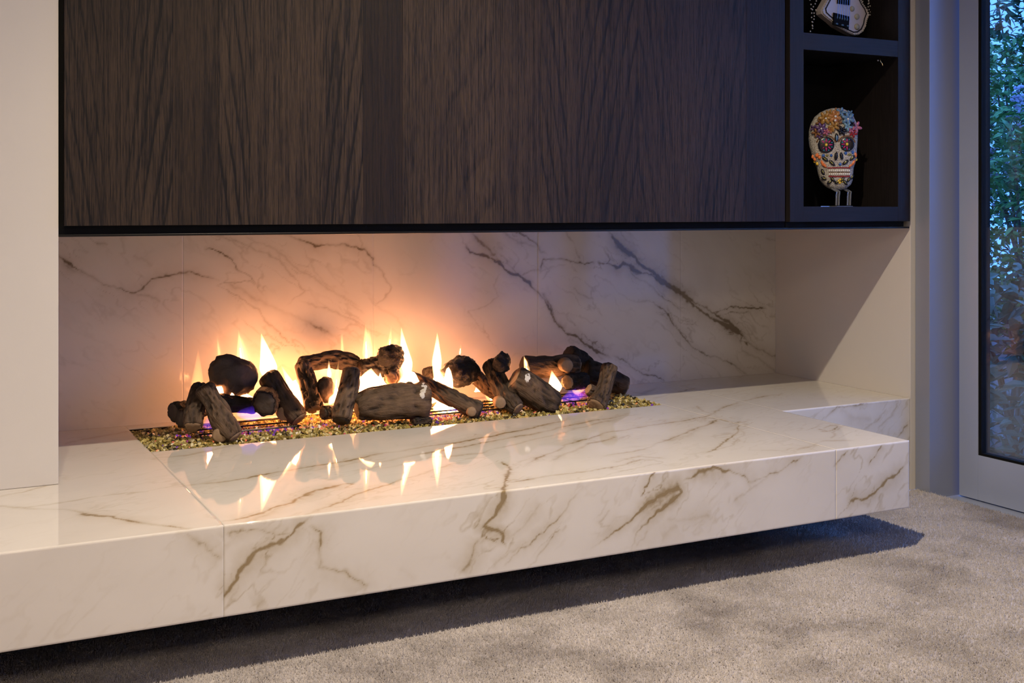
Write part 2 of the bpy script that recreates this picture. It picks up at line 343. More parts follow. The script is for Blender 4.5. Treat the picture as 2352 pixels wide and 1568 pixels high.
V_RISER = [
 ([(1880,975),(1905,955),(1930,935),(1990,928),(2070,917)], .004, .85, .35), ([(2066,922),(2050,952),(2015,988)], .004, .7, .4), ([(2040,938),(2010,972),(1985,990)], .004, .6, .4), ([(2088,975),(2060,1005),(2040,1030)], .004, .7, .4),
 ([(1930,938),(1960,960),(2000,970)], .012, .35, .5), ([(2090,1000),(2080,1040)], .006, .4, .4), ([(2090,1060),(2070,1100)], .006, .4, .4),
]
def vein_field(A, B, lines, proj, seed):
    """A, B: plane coordinates (flat arrays) -> vein strength"""
    wa = A + (fnoise(A * 14, B * 14, seed, 3) - 0.5) * 0.030 + (vnoise(A * 90, B * 90, seed + 5) - 0.5) * 0.007
    wb = B + (fnoise(A * 14 + 40, B * 14, seed + 9, 3) - 0.5) * 0.030 + (vnoise(A * 90, B * 90 + 30, seed + 6) - 0.5) * 0.007
    prox = np.zeros_like(A); val = np.zeros_like(A); brk = fnoise(A * 22, B * 22, seed + 3, 3); big = fnoise(A * 7, B * 7, seed + 4, 3)
    for li, (pts, w, s, halo) in enumerate(lines):
        q = [proj(p) for p in pts]
        lo = np.min(q, axis=0) - 0.10; hi = np.max(q, axis=0) + 0.10
        m = (A > lo[0]) & (A < hi[0]) & (B > lo[1]) & (B < hi[1])
        if not m.any(): continue
        a = wa[m]; b = wb[m]; best = np.full(a.shape, 9.0)
        L = sum(math.hypot(q[i + 1][0] - q[i][0], q[i + 1][1] - q[i][1]) for i in range(len(q) - 1)); run = 0; along = np.zeros_like(a)
        for i in range(len(q) - 1):
            (x0, y0), (x1, y1) = q[i], q[i + 1]; dx, dy = x1 - x0, y1 - y0; l2 = dx * dx + dy * dy + 1e-12
            t = np.clip(((a - x0) * dx + (b - y0) * dy) / l2, 0, 1)
            d = np.hypot(a - x0 - t * dx, b - y0 - t * dy); k = d < best
            best = np.where(k, d, best); along = np.where(k, (run + t * math.sqrt(l2)) / L, along); run += math.sqrt(l2)
        ww = w * (0.55 + 1.25 * brk[m]); fade = np.clip(np.minimum(along, 1 - along) * 9 + 0.25, 0, 1)
        core = np.exp(-(best / (ww * 0.85)) ** 1.3) * s * np.clip(0.10 + 1.35 * big[m] * (0.55 + 0.9 * brk[m]), 0, 1)
        hal = np.exp(-(best / (ww * 5.0 + 0.010)) ** 2) * s * halo * np.clip(big[m] * 2.2 - 0.55, 0, 1)
        prox[m] = np.maximum(prox[m], s * np.exp(-(best / 0.055) ** 2))
        val[m] = np.maximum(val[m], (core + hal * 0.8) * fade)
    ru = (wa * 0.72 + wb * 0.69) * 9; rv = (wa * -0.69 + wb * 0.72) * 26
    if proj is P_top: ru, rv = (wa * 0.9 + wb * 0.43) * 7, (wa * -0.43 + wb * 0.9) * 24
    if proj is P_back: ru, rv = (wa * 0.8 - wb * 0.6) * 9, (wa * 0.6 + wb * 0.8) * 26
    rd = 1 - np.abs(2 * fnoise(ru, rv, seed + 60, 3) - 1)
    val = np.maximum(val, np.clip((rd - 0.90) * 9, 0, 1) * (0.20 + 0.75 * prox) * np.clip(big * 2.4 - 0.7, 0, 1))
    return np.clip(val, 0, 1.2)

EASE = 0.0010
def slab(name, o, u, v, nrm, thick, lines, proj, pick, mat, parent, step=0.004, seed=1, ease=None):
    """slab with a finely divided polished face (o + u, v) and a plain body behind it; pick = the two world axes of its plane"""
    o, u, v, nrm = (np.array(t, float) for t in (o, u, v, nrm))
    nu = max(1, int(np.linalg.norm(u) / step)); nv = max(1, int(np.linalg.norm(v) / step))
    S, Tt = np.meshgrid(np.linspace(0, 1, nu + 1), np.linspace(0, 1, nv + 1), indexing='ij')
    e = ease or EASE                             # eased edges: the face is inset by e, the sides start e below it
    lu, lv = np.linalg.norm(u), np.linalg.norm(v)
    P = o + (S * (1 - 2 * e / lu) + e / lu)[..., None] * u + (Tt * (1 - 2 * e / lv) + e / lv)[..., None] * v
    full = (o + S[..., None] * u + Tt[..., None] * v - nrm * e).reshape(-1, 3)
    P = P.reshape(-1, 3); nvt = len(P)
    A, B = P[:, pick[0]], P[:, pick[1]]
    vein = vein_field(A, B, lines, proj, seed)
    idx = np.arange(nvt).reshape(nu + 1, nv + 1)
    q = np.stack([idx[:-1, :-1], idx[1:, :-1], idx[1:, 1:], idx[:-1, 1:]], -1).reshape(-1, 4)
    if np.dot(np.cross(u, v), nrm) < 0: q = q[:, ::-1]
    ring = np.concatenate([idx[:, 0], idx[-1, 1:], idx[-2::-1, -1], idx[0, -2:0:-1]])
    nb = len(ring); mid = full[ring]; back = mid - nrm * (thick - e)
    mi = np.arange(nb) + nvt; bi = mi + nb; nx = np.roll(np.arange(nb), -1)
    side = np.vstack([np.stack([ring, ring[nx], mi[nx], mi], -1), np.stack([mi, mi[nx], bi[nx], bi], -1)])
    if np.dot(np.cross(u, v), nrm) > 0: side = side[:, ::-1]
    verts = np.vstack([P, mid, back]); quads = np.vstack([q, side])
    me = bpy.data.meshes.new(name)
    me.vertices.add(len(verts)); me.vertices.foreach_set('co', verts.astype(np.float32).ravel())
    nq = len(quads); me.loops.add(nq * 4 + nb); me.polygons.add(nq + 1)
    lv_ = np.concatenate([quads.ravel(), bi if np.dot(np.cross(u, v), nrm) < 0 else bi[::-1]])
    me.loops.foreach_set('vertex_index', lv_.astype(np.int32))
    me.polygons.foreach_set('loop_start', np.concatenate([np.arange(nq) * 4, [nq * 4]]).astype(np.int32))
    me.update(calc_edges=True); me.validate()
    at = me.attributes.new('vein', 'FLOAT', 'POINT')
    at.data.foreach_set('value', np.concatenate([vein, vein[ring], vein[ring]]).astype(np.float32))
    return link(name, me, mat, parent)

# back of the niche, five tall polished panels
wb = empty('wall_back'); struct(wb, 'polished veined marble wall at the back of the fireplace niche')
xs = [XL, 0.824, 1.510, 2.196, 2.880, XR]
for i in range(5):
    slab('marble_panel', (xs[i] + 0.00002, YB, HT - 0.02), (xs[i + 1] - xs[i] - 0.00004, 0, 0), (0, 0, CB - HT + 0.06), (0, -1, 0), 0.02, V_BACK, P_back, (0, 2), M_MARBLE_BACK, wb, seed=3, ease=0.00006)
struct(box_obj('wall_chimney', XL, XR, YB + 0.021, 0.9, 0, CEIL, M_BLACK))

# hearth: floating slab box running along the wall and back into the niche
TH = 0.018
hearth = tag(empty('floating_hearth', (1.2, -0.2, HB)), 'long floating white marble hearth with golden brown veins under the dark cabinet', 'hearth')
def hs(name, o, u, v, nrm, lines, proj, pick, seed, thick=TH, step=0.004):
    s = slab(name, o, u, v, nrm, thick, lines, proj, pick, M_MARBLE, hearth, step, seed)
    s.location = -Vector(hearth.location); return s
G = 0.0002
top = lambda x0, x1, y0, y1, sd, st=0.004: hs('top_slab', (x0 + G, y0 + (G if y0 > HF else EASE), HT), (x1 - x0 - 2 * G, 0, 0), (0, y1 - y0 - 2 * G, 0), (0, 0, 1), V_TOP, P_top, (0, 1), sd, 0.03, st)
XW = -0.3
top(-3.19, XW, HF, YB - 0.002, 20, 0.05)
top(XW, JX0, HF, YB - 0.002, 21, 0.0045)
top(JX0, JX1, HF, PY0, 22)
top(JX0, JX1, PY1, YB - 0.002, 22)
top(JX1, HR, HF, YB - 0.002, 23); top(HR - 2 * G, XR - 0.001, EASE, YB - 0.002, 23)
front = lambda x0, x1, sd: hs('front_slab', (x0 + G, HF, HB), (x1 - x0 - 2 * G, 0, 0), (0, 0, HT - HB - EASE), (0, -1, 0), V_FRONT, P_front, (0, 2), sd, 0.02)
front(-3.19, XW, 30); front(XW, JX0, 31); front(JX0, JX1, 32); front(JX1, HR, 33)
o = box_obj('core', -3.19, HR - 0.02, HF + 0.021, 0.0, HB + 0.001, HT - 0.031, M_BLACK, hearth); o.location = -Vector(hearth.location)
o = slab('end_slab', (HR, HF + 0.021, HB), (0, -HF - 0.022, 0), (0, 0, HT - HB - 0.031), (1, 0, 0), 0.018, [], P_front, (1, 2), M_MARBLE, hearth, 0.02); o.location = -Vector(hearth.location)
o = slab('riser_slab', (HR, 0.0, 0.0), (XR - HR - 0.001, 0, 0), (0, 0, HT - EASE), (0, -1, 0), 0.018, V_RISER, P_riser, (0, 2), M_MARBLE, hearth, 0.004, 41); o.location = -Vector(hearth.location)
o = box_obj('plinth', -3.19, HR, 0.0, 0.02, 0.0, HB, M_BLACK, hearth); o.location = -Vector(hearth.location)

# ------------------------------------------------------------------ cabinet above
ZT = 2.70
cab = tag(empty('media_cabinet', (1.56, 0.0, CB)), 'wide dark stained oak cabinet front hanging above the fire', 'cabinet')
def cb(name, x0, x1, y0, y1, z0, z1, mat, bevel=0.0, parent=cab):
    o = box_obj(name, x0, x1, y0, y1, z0, z1, mat, parent, bevel); o.location = -Vector(cab.location); return o
YF = 0.006                                    # front of the carcass trim
PB = 1.026                                    # lower edge of the front panel
SX0 = 2.789                                   # shelf unit starts here
cb('carcass', XL + 0.001, SX0 - 0.004, 0.03, 0.70, CB + 0.004, ZT, M_BLACK)
cb('bottom_trim', XL + 0.001, XR - 0.006, -0.001, 0.05, CB, CB + 0.006, M_BLACKMETAL, 0.0008)
cb('shadow_gap', XL + 0.001, SX0 - 0.004, 0.012, 0.03, CB + 0.006, ZT, M_BLACK)
cb('soffit', XL + 0.001, XR - 0.001, 0.05, YB - 0.001, CB + 0.001, CB + 0.004, M_BLACK)
leafs = [148, 397, 501, 834, 925, 1137, 1243, 1467, 1714, 1803]
#        centre, core, fan, power, freq, contrast, tone
gp = [(0.46, 0.010, 4.0, 0.62, 4.9, 1.0, 0.10), (0.5, 0.0, 0.0, 1.0, 3.0, 0.0, -0.06), (0.46, 0.085, 4.2, 0.62, 4.6, 0.95, 0.10), (0.5, 0, 0, 1, 3, 0.0, -0.34), (0.3, 0.02, 1.2, .7, 6, 0.28, 0.10),
      (0.5, 0, 0, 1, 3, 0.0, 0.02), (0.32, 0.0, 4.2, 0.85, 5.0, 0.75, -0.05), (0.42, 0.03, 4.5, 0.8, 4.5, 0.55, -0.04), (0.5, 0, 0, 1, 3, 0.0, -0.40)]
panel = tag(empty('front_panel'), 'veneered oak door panel'); panel.parent = cab
for i in range(9):
    x0 = at_Y(leafs[i], 300, -0.012).x; x1 = at_Y(leafs[i + 1], 300, -0.012).x
    bm = bmesh.new(); box(bm, 0, x1 - x0 - 0.0002, 0, 0.024, 0, ZT - PB, 0.0006)
    o = from_bm('veneer_leaf', bm, M_OAK, panel)
    o.location = Vector((x0, -0.012 + (0.0003 if i % 2 else 0), PB)) - Vector(cab.location)
    c, core, fan, pw, fq, ct, tn = gp[i]
    o['grain_centre'] = c * (x1 - x0); o['grain_core'] = core; o['grain_fan'] = fan; o['grain_power'] = pw
    o['grain_freq'] = fq; o['grain_contrast'] = ct; o['grain_tone'] = tn; o['grain_seed'] = 3.37 * i + 0.21

# open shelf unit at the right end
sh = tag(empty('shelf_unit', ((SX0 + XR) / 2, 0.0, CB + 0.01)), 'narrow open display shelf of near black oak beside the white niche wall', 'shelf')
def sb(name, x0, x1, y0, y1, z0, z1, mat, bevel=0.0006):
    o = box_obj(name, x0, x1, y0, y1, z0, z1, mat, sh, bevel); o.location = -Vector(sh.location); return o
SXa, SXb, SX1 = 2.852, 3.312, 3.373
SD = 0.34
sb('stile', SX0, SXa, -0.012, SD, PB - 0.002, ZT, M_OAKF); sb('stile', SXb, SX1, -0.012, SD, PB - 0.002, ZT, M_OAKF)
sb('bottom_board', SXa, SXb, -0.0115, SD, PB - 0.002, 1.079, M_OAKR)
for z0, z1 in ((1.643, 1.704), (2.26, 2.32)): sb('shelf_board', SXa, SXb, -0.0115, SD - 0.01, z0, z1, M_OAKR)
sb('back_panel', SX0, SX1, SD, SD + 0.018, PB - 0.002, ZT, M_BLACKGLOSS)
sb('base_gap', SX0, SX1 - 0.008, 0.012, SD, CB + 0.007, PB - 0.003, M_BLACK)
o = tag(box_obj('wall_bulkhead', XL, 3.41, -0.0, 0.9, ZT + 0.001, CEIL, M_PLASTER), None, None, None, 'structure')

# ------------------------------------------------------------------ glazed doors on the right
struct(box_obj('trim_2', 3.412, DX + 0.02, -0.071, -0.001, -0.06, 2.5, M_POST, bevel=0.0015), 'grey aluminium post between the niche wall and the glazed door')
struct(box_obj('trim_3', 3.421, DX + 0.25, -5.1, 0.0, -0.10, -0.022, M_ALU, bevel=0.002), 'flat grey metal door threshold along the carpet')
ds = 0.150
dy0 = -0.087; sw = at_Y; 
def door(name, y1, width, label=None):
    """glazed leaf in the plane x = DX; y1 = end nearest the fireplace"""
    d = empty(name, (DX, y1, -0.02)); struct(d, label)
    y0 = y1 - width; st = 0.088; rail_b = 0.168; zt = 2.49; zb = -0.018
    def part(nm, ya, yb, za, zb_, xa, xb, mat, bev=0.0012):
        o = box_obj(nm, xa, xb, ya, yb, za, zb_, mat, d, bev); o.location = -Vector(d.location); return o
    part('stile', y1 - st, y1, zb, zt, DX, DX + 0.06, M_ALU); part('stile', y0, y0 + st, zb, zt, DX, DX + 0.06, M_ALU)
    part('bottom_rail', y0 + st, y1 - st, zb, zb + rail_b, DX, DX + 0.06, M_ALU); part('top_rail', y0 + st, y1 - st, zt - 0.09, zt, DX, DX + 0.06, M_ALU)
    gy0, gy1, gz0, gz1 = y0 + st, y1 - st, zb + rail_b, zt - 0.09; gk = 0.013
    bm = bmesh.new()
    box(bm, DX + 0.004, DX + 0.05, gy1 - gk, gy1, gz0, gz1); box(bm, DX + 0.004, DX + 0.05, gy0, gy0 + gk, gz0, gz1)
    box(bm, DX + 0.004, DX + 0.05, gy0 + gk, gy1 - gk, gz0, gz0 + gk * 0.7); box(bm, DX + 0.004, DX + 0.05, gy0 + gk, gy1 - gk, gz1 - gk, gz1)
    o = from_bm('gasket', bm, M_BLACK, d); o.location = -Vector(d.location)
    for xg in (0.016, 0.036): part('pane', gy0 + gk, gy1 - gk, gz0 + gk * 0.7, gz1 - gk, DX + xg, DX + xg + 0.004, M_GLASS, 0)
    return d
door('door_1', dy0, 1.20, 'grey aluminium framed glass door beside the fireplace')
for i in range(2): door('door_%d' % (i + 2), dy0 - 0.004 - 1.204 * (i + 1), 1.20)
w1 = empty('fill_window_1', (-3.26, -0.95, 0.6)); struct(w1)  # unseen window, added to let blue sky light in from the left
for nm, a in (('pane', (-3.262, -3.258, -1.44, -0.46, 0.66, 2.14)), ('frame', (-3.29, -3.23, -1.5, -1.44, 0.6, 2.2)), ('frame', (-3.29, -3.23, -0.46, -0.40, 0.6, 2.2)), ('frame', (-3.29, -3.23, -1.44, -0.46, 0.6, 0.66)), ('frame', (-3.29, -3.23, -1.44, -0.46, 2.14, 2.2))):
    o = box_obj(nm, *a, M_GLASS if nm == 'pane' else M_ALU, w1); o.location = -Vector(w1.location)
for (x, y, *_), lb in zip(DOWNLIGHTS, ('round recessed ceiling downlight left of the hearth middle', 'round recessed ceiling downlight above the middle of the hearth')):
    bm = bmesh.new(); bmesh.ops.create_cone(bm, cap_ends=False, segments=24, radius1=0.045, radius2=0.04, depth=0.02)
    bmesh.ops.solidify(bm, geom=bm.faces[:], thickness=0.004)
    o = from_bm('downlight', bm, M_ALU); o.location = (x, y, CEIL - 0.011); tag(o, lb, 'light', 'ceiling downlights')

# ------------------------------------------------------------------ burner tray, gravel, grates
rng = np.random.default_rng(7); random.seed(7)
tray = tag(empty('burner_tray', ((PX0 + PX1) / 2, (PY0 + PY1) / 2, 0.25)), 'long black metal burner tray sunk into the marble hearth', 'burner')
for nm, a in (('base', (PX0, PX1, PY0, PY1, 0.25, 0.262)), ('rim', (PX0, PX0 + 0.004, PY0, PY1, 0.262, HT - 0.004)), ('rim', (PX1 - 0.004, PX1, PY0, PY1, 0.262, HT - 0.004)),
              ('rim', (PX0 + 0.004, PX1 - 0.004, PY0, PY0 + 0.004, 0.262, HT - 0.004)), ('rim', (PX0 + 0.004, PX1 - 0.004, PY1 - 0.004, PY1, 0.262, HT - 0.004)), ('bed', (PX0 + 0.004, PX1 - 0.004, PY0 + 0.004, PY1 - 0.004, 0.262, HT - 0.020))):
    o = box_obj(nm, *a, M_BLACKMETAL if nm == 'rim' else M_BLACK, tray); o.location = -Vector(tray.location)

n = N('gravel'); at = n.n('Attribute', attribute_name='tint', attribute_type='GEOMETRY').outputs['Fac']
gc = n.ramp(at, [(0.0, (0.03, 0.021, 0.006)), (0.3, (0.17, 0.125, 0.028)), (0.55, (0.38, 0.30, 0.075)), (0.8, (0.56, 0.47, 0.17)), (1.0, (0.72, 0.64, 0.38))])
M_GRAVEL = n.princ(Base_Color=gc, Roughness=0.45, Normal=n.bump(n.noise(coord(n), 700, 2), 0.3, 0.001))
n = N('glowing_ember'); at = n.n('Attribute', attribute_name='tint', attribute_type='GEOMETRY').outputs['Fac']
ec = n.ramp(at, [(0.0, (0.05, 0.01, 0.22)), (0.22, (0.18, 0.03, 0.42)), (0.36, (0.50, 0.04, 0.05)), (0.6, (1.0, 0.24, 0.08)), (0.8, (1.0, 0.50, 0.25)), (1.0, (1.0, 0.80, 0.6))])
M_EMBER = n.princ(Base_Color=(0.08, 0.03, 0.02), Roughness=0.8, Emission_Color=ec, Emission_Strength=0.75)

def chips(name, centres, sizes, tint, mat, parent, label=None):
    """many small angular stones joined into one mesh"""
    t = (1 + 5 ** 0.5) / 2
    base = np.array([(1, 1, 1), (1, -1, -1), (-1, 1, -1), (-1, -1, 1), (0, 1.5, 0), (0, -1.5, 0), (1.5, 0, 0), (-1.5, 0, 0), (0, 0, 1.5), (0, 0, -1.5)], float) / 1.6
    bm = bmesh.new(); vs_ = [bm.verts.new(b) for b in base]; h = bmesh.ops.convex_hull(bm, input=vs_); bm.verts.ensure_lookup_table(); bm.verts.index_update()
    bmesh.ops.triangulate(bm, faces=bm.faces[:])
    bv = np.array([v.co[:] for v in bm.verts]); bf_ = np.array([[v.index for v in f.verts] for f in bm.faces]); bm.free()
    k = len(centres); nb = len(bv)
    q = rng.normal(size=(k, 4)); q /= np.linalg.norm(q, axis=1)[:, None]; w, x, y, z = q.T
    R = np.stack([1 - 2 * (y * y + z * z), 2 * (x * y - z * w), 2 * (x * z + y * w), 2 * (x * y + z * w), 1 - 2 * (x * x + z * z), 2 * (y * z - x * w), 2 * (x * z - y * w), 2 * (y * z + x * w), 1 - 2 * (x * x + y * y)], -1).reshape(k, 3, 3)
    sc3 = sizes[:, None] * rng.uniform(0.6, 1.25, (k, 3))
    V = (bv[None] * rng.uniform(0.75, 1.2, (k, nb, 1))) * sc3[:, None]
    V = np.einsum('kij,knj->kni', R, V) + centres[:, None]
    Fi = (bf_[None] + (np.arange(k) * nb)[:, None, None]).reshape(-1, 3)
    me = bpy.data.meshes.new(name); me.from_pydata(V.reshape(-1, 3).tolist(), [], Fi.tolist())
    a = me.attributes.new('tint', 'FLOAT', 'POINT'); a.data.foreach_set('value', np.repeat(tint, nb).astype(np.float32))
    o = link(name, me, mat, parent); tag(o, label, None, None, 'stuff'); return o

GZ = HT - 0.008
kx = int((PX1 - PX0) / 0.0096); ky = int((PY1 - PY0) / 0.0096)
gx, gy = np.meshgrid(np.linspace(PX0 + 0.009, PX1 - 0.009, kx), np.linspace(PY0 + 0.009, PY1 - 0.009, ky), indexing='ij')
gx = gx.ravel() + rng.normal(0, 0.003, gx.size); gy = gy.ravel() + rng.normal(0, 0.003, gy.size)
gx = np.clip(gx, PX0 + 0.008, PX1 - 0.008); gy = np.clip(gy, PY0 + 0.008, PY1 - 0.008)
mound = 0.006 * np.clip(np.sin((gy - PY0) / (PY1 - PY0) * math.pi), 0, 1) * fnoise(gx * 9, gy * 9, 5, 2) * 1.6
edge_d = np.minimum(gy - PY0, PY1 - gy)
gz = GZ + mound + rng.normal(0, 0.0030, gx.size) - 0.010 * np.clip((gy - (PY1 - 0.05)) / 0.05, 0, 1)
cen = np.stack([gx, gy, gz], 1); tint = np.clip(rng.normal(0.50, 0.30, gx.size), 0, 1)
# glowing embers lie over the burner line in a few patches
hot = np.zeros(gx.size)
for ex, ey, er in ((0.76, 0.49, 0.035), (0.93, 0.49, 0.085), (1.07, 0.48, 0.06), (1.20, 0.46, 0.05), (1.63, 0.45, 0.085), (1.80, 0.47, 0.05), (2.05, 0.44, 0.035), (2.20, 0.47, 0.060)):
    hot = np.maximum(hot, 1 - np.hypot((gx - ex) / 1.6, gy - ey) / er)
is_hot = (hot + rng.normal(0, 0.25, gx.size)) > 0.42
gravel = chips('gravel', cen[~is_hot], rng.uniform(0.0050, 0.0092, (~is_hot).sum()), tint[~is_hot], M_GRAVEL, None, 'olive and golden gravel chips filling the burner tray'); gravel['category'] = 'gravel'
emb = chips('glowing_embers', cen[is_hot] + (0, 0, 0.001), np.full(is_hot.sum(), 0.0058), np.clip(rng.normal(0.45, 0.30, is_hot.sum()), 0, 1), M_EMBER, None, 'red glowing ember chips scattered between the ceramic logs'); emb['category'] = 'embers'

def grate(x0, x1, y0, y1, z, nb, label):
    g = tag(empty('burner_grate', ((x0 + x1) / 2, (y0 + y1) / 2, GZ)), label, 'grate', 'burner grates')
    for i in range(nb):
        y = y0 + (y1 - y0) * i / (nb - 1); bm = bmesh.new(); tube(bm, [(x0, y, z), (x1, y, z)], 0.0028, 6)
        o = from_bm('bar', bm, M_BLACKMETAL, g); o.location = -Vector(g.location)
    for x in (x0 + 0.01, x1 - 0.01, (x0 + x1) / 2):
        bm = bmesh.new(); tube(bm, [(x, y0, z - 0.03), (x, y0, z - 0.004), (x, y1, z - 0.004), (x, y1, z - 0.03)], 0.0026, 6)
        o = from_bm('cross_bar', bm, M_BLACKMETAL, g); o.location = -Vector(g.location)
grate(0.80, 1.12, 0.44, 0.60, HT + 0.014, 3, 'thin black wire grate under the logs at the left end')
grate(1.50, 1.92, 0.42, 0.58, HT + 0.016, 4, 'thin black wire grate beside the large log in the middle')
grate(2.04, 2.30, 0.44, 0.60, HT + 0.016, 3, 'thin black wire grate under the logs at the right end')

# ------------------------------------------------------------------ ceramic logs
n = N('ceramic_log'); co = coord(n)
ch = n.n('Attribute', attribute_name='char', attribute_type='GEOMETRY').outputs['Fac']
rg = n.n('Attribute', attribute_name='ridge', attribute_type='GEOMETRY').outputs['Fac']
bk = n.n('Attribute', attribute_name='bark', attribute_type='GEOMETRY').outputs['Vector']
fib = n.noise(bk, 150, 4, 0.65)
nz = n.math('ADD', n.math('MULTIPLY', n.noise(co, 22, 4, 0.6), 0.5), n.math('MULTIPLY', fib, 0.5))
br = n.mix(n.ramp(nz, [(0.3, 0.0), (0.7, 1.0)]), (0.065, 0.036, 0.020), (0.26, 0.165, 0.10))
br = n.mix(n.math('MULTIPLY', rg, 0.9), br, (0.014, 0.008, 0.005))
cc = n.mix(n.math('ADD', ch, n.math('MULTIPLY', n.math('SUBTRACT', n.noise(co, 35, 3), 0.5), 0.5), True), br, (0.010, 0.0075, 0.006))
hh = n.math('ADD', n.math('ADD', n.math('MULTIPLY', n.noise(co, 75, 5, 0.7), 0.5), n.math('MULTIPLY', fib, 1.2)), n.math('MULTIPLY', rg, -0.8))
M_LOG = n.princ(Base_Color=cc, Roughness=0.62, Specular_IOR_Level=0.35, Normal=n.bump(hh, 0.9, 0.006))
n = N('cut_wood'); co = coord(n)
M_CUT = n.princ(Base_Color=n.mix(n.noise(co, 40, 4, 0.6), (0.16, 0.098, 0.056), (0.40, 0.275, 0.165)), Roughness=0.7, Normal=n.bump(n.noise(co, 140, 3), 0.4, 0.002))
n = N('cut_wood_charred'); co = coord(n)
M_CUTD = n.princ(Base_Color=n.mix(n.noise(co, 40, 4, 0.6), (0.012, 0.009, 0.007), (0.07, 0.042, 0.028)), Roughness=0.65, Normal=n.bump(n.noise(co, 110, 3), 0.5, 0.003))
n = N('charcoal'); co = coord(n)
M_CHAR = n.princ(Base_Color=n.mix(n.noise(co, 60, 4, 0.7), (0.003, 0.0025, 0.0025), (0.012, 0.008, 0.006)), Roughness=0.24, Specular_IOR_Level=0.6, Normal=n.bump(n.noise(co, 48, 6, 0.78), 1.0, 0.014))
M_ASH = simple('white_ash', (0.62, 0.58, 0.54), 0.8)

def catmull(P, R, m):
    P = np.array(P, float); R = np.array(R, float)
    if len(P) == 2:
        t = np.linspace(0, 1, m); return P[0] + (P[1] - P[0]) * t[:, None], R[0] + (R[1] - R[0]) * t
    Q = np.vstack([2 * P[0] - P[1], P, 2 * P[-1] - P[-2]]); ts = np.linspace(0, len(P) - 1 - 1e-9, m); o = []
    for t in ts:
        i = int(t); f = t - i; p0, p1, p2, p3 = Q[i:i + 4]
        o.append(0.5 * ((2 * p1) + (-p0 + p2) * f + (2 * p0 - 5 * p1 + 4 * p2 - p3) * f * f + (-p0 + 3 * p1 - 3 * p2 + p3) * f ** 3))
    return np.array(o), np.interp(ts, np.arange(len(R)), R)

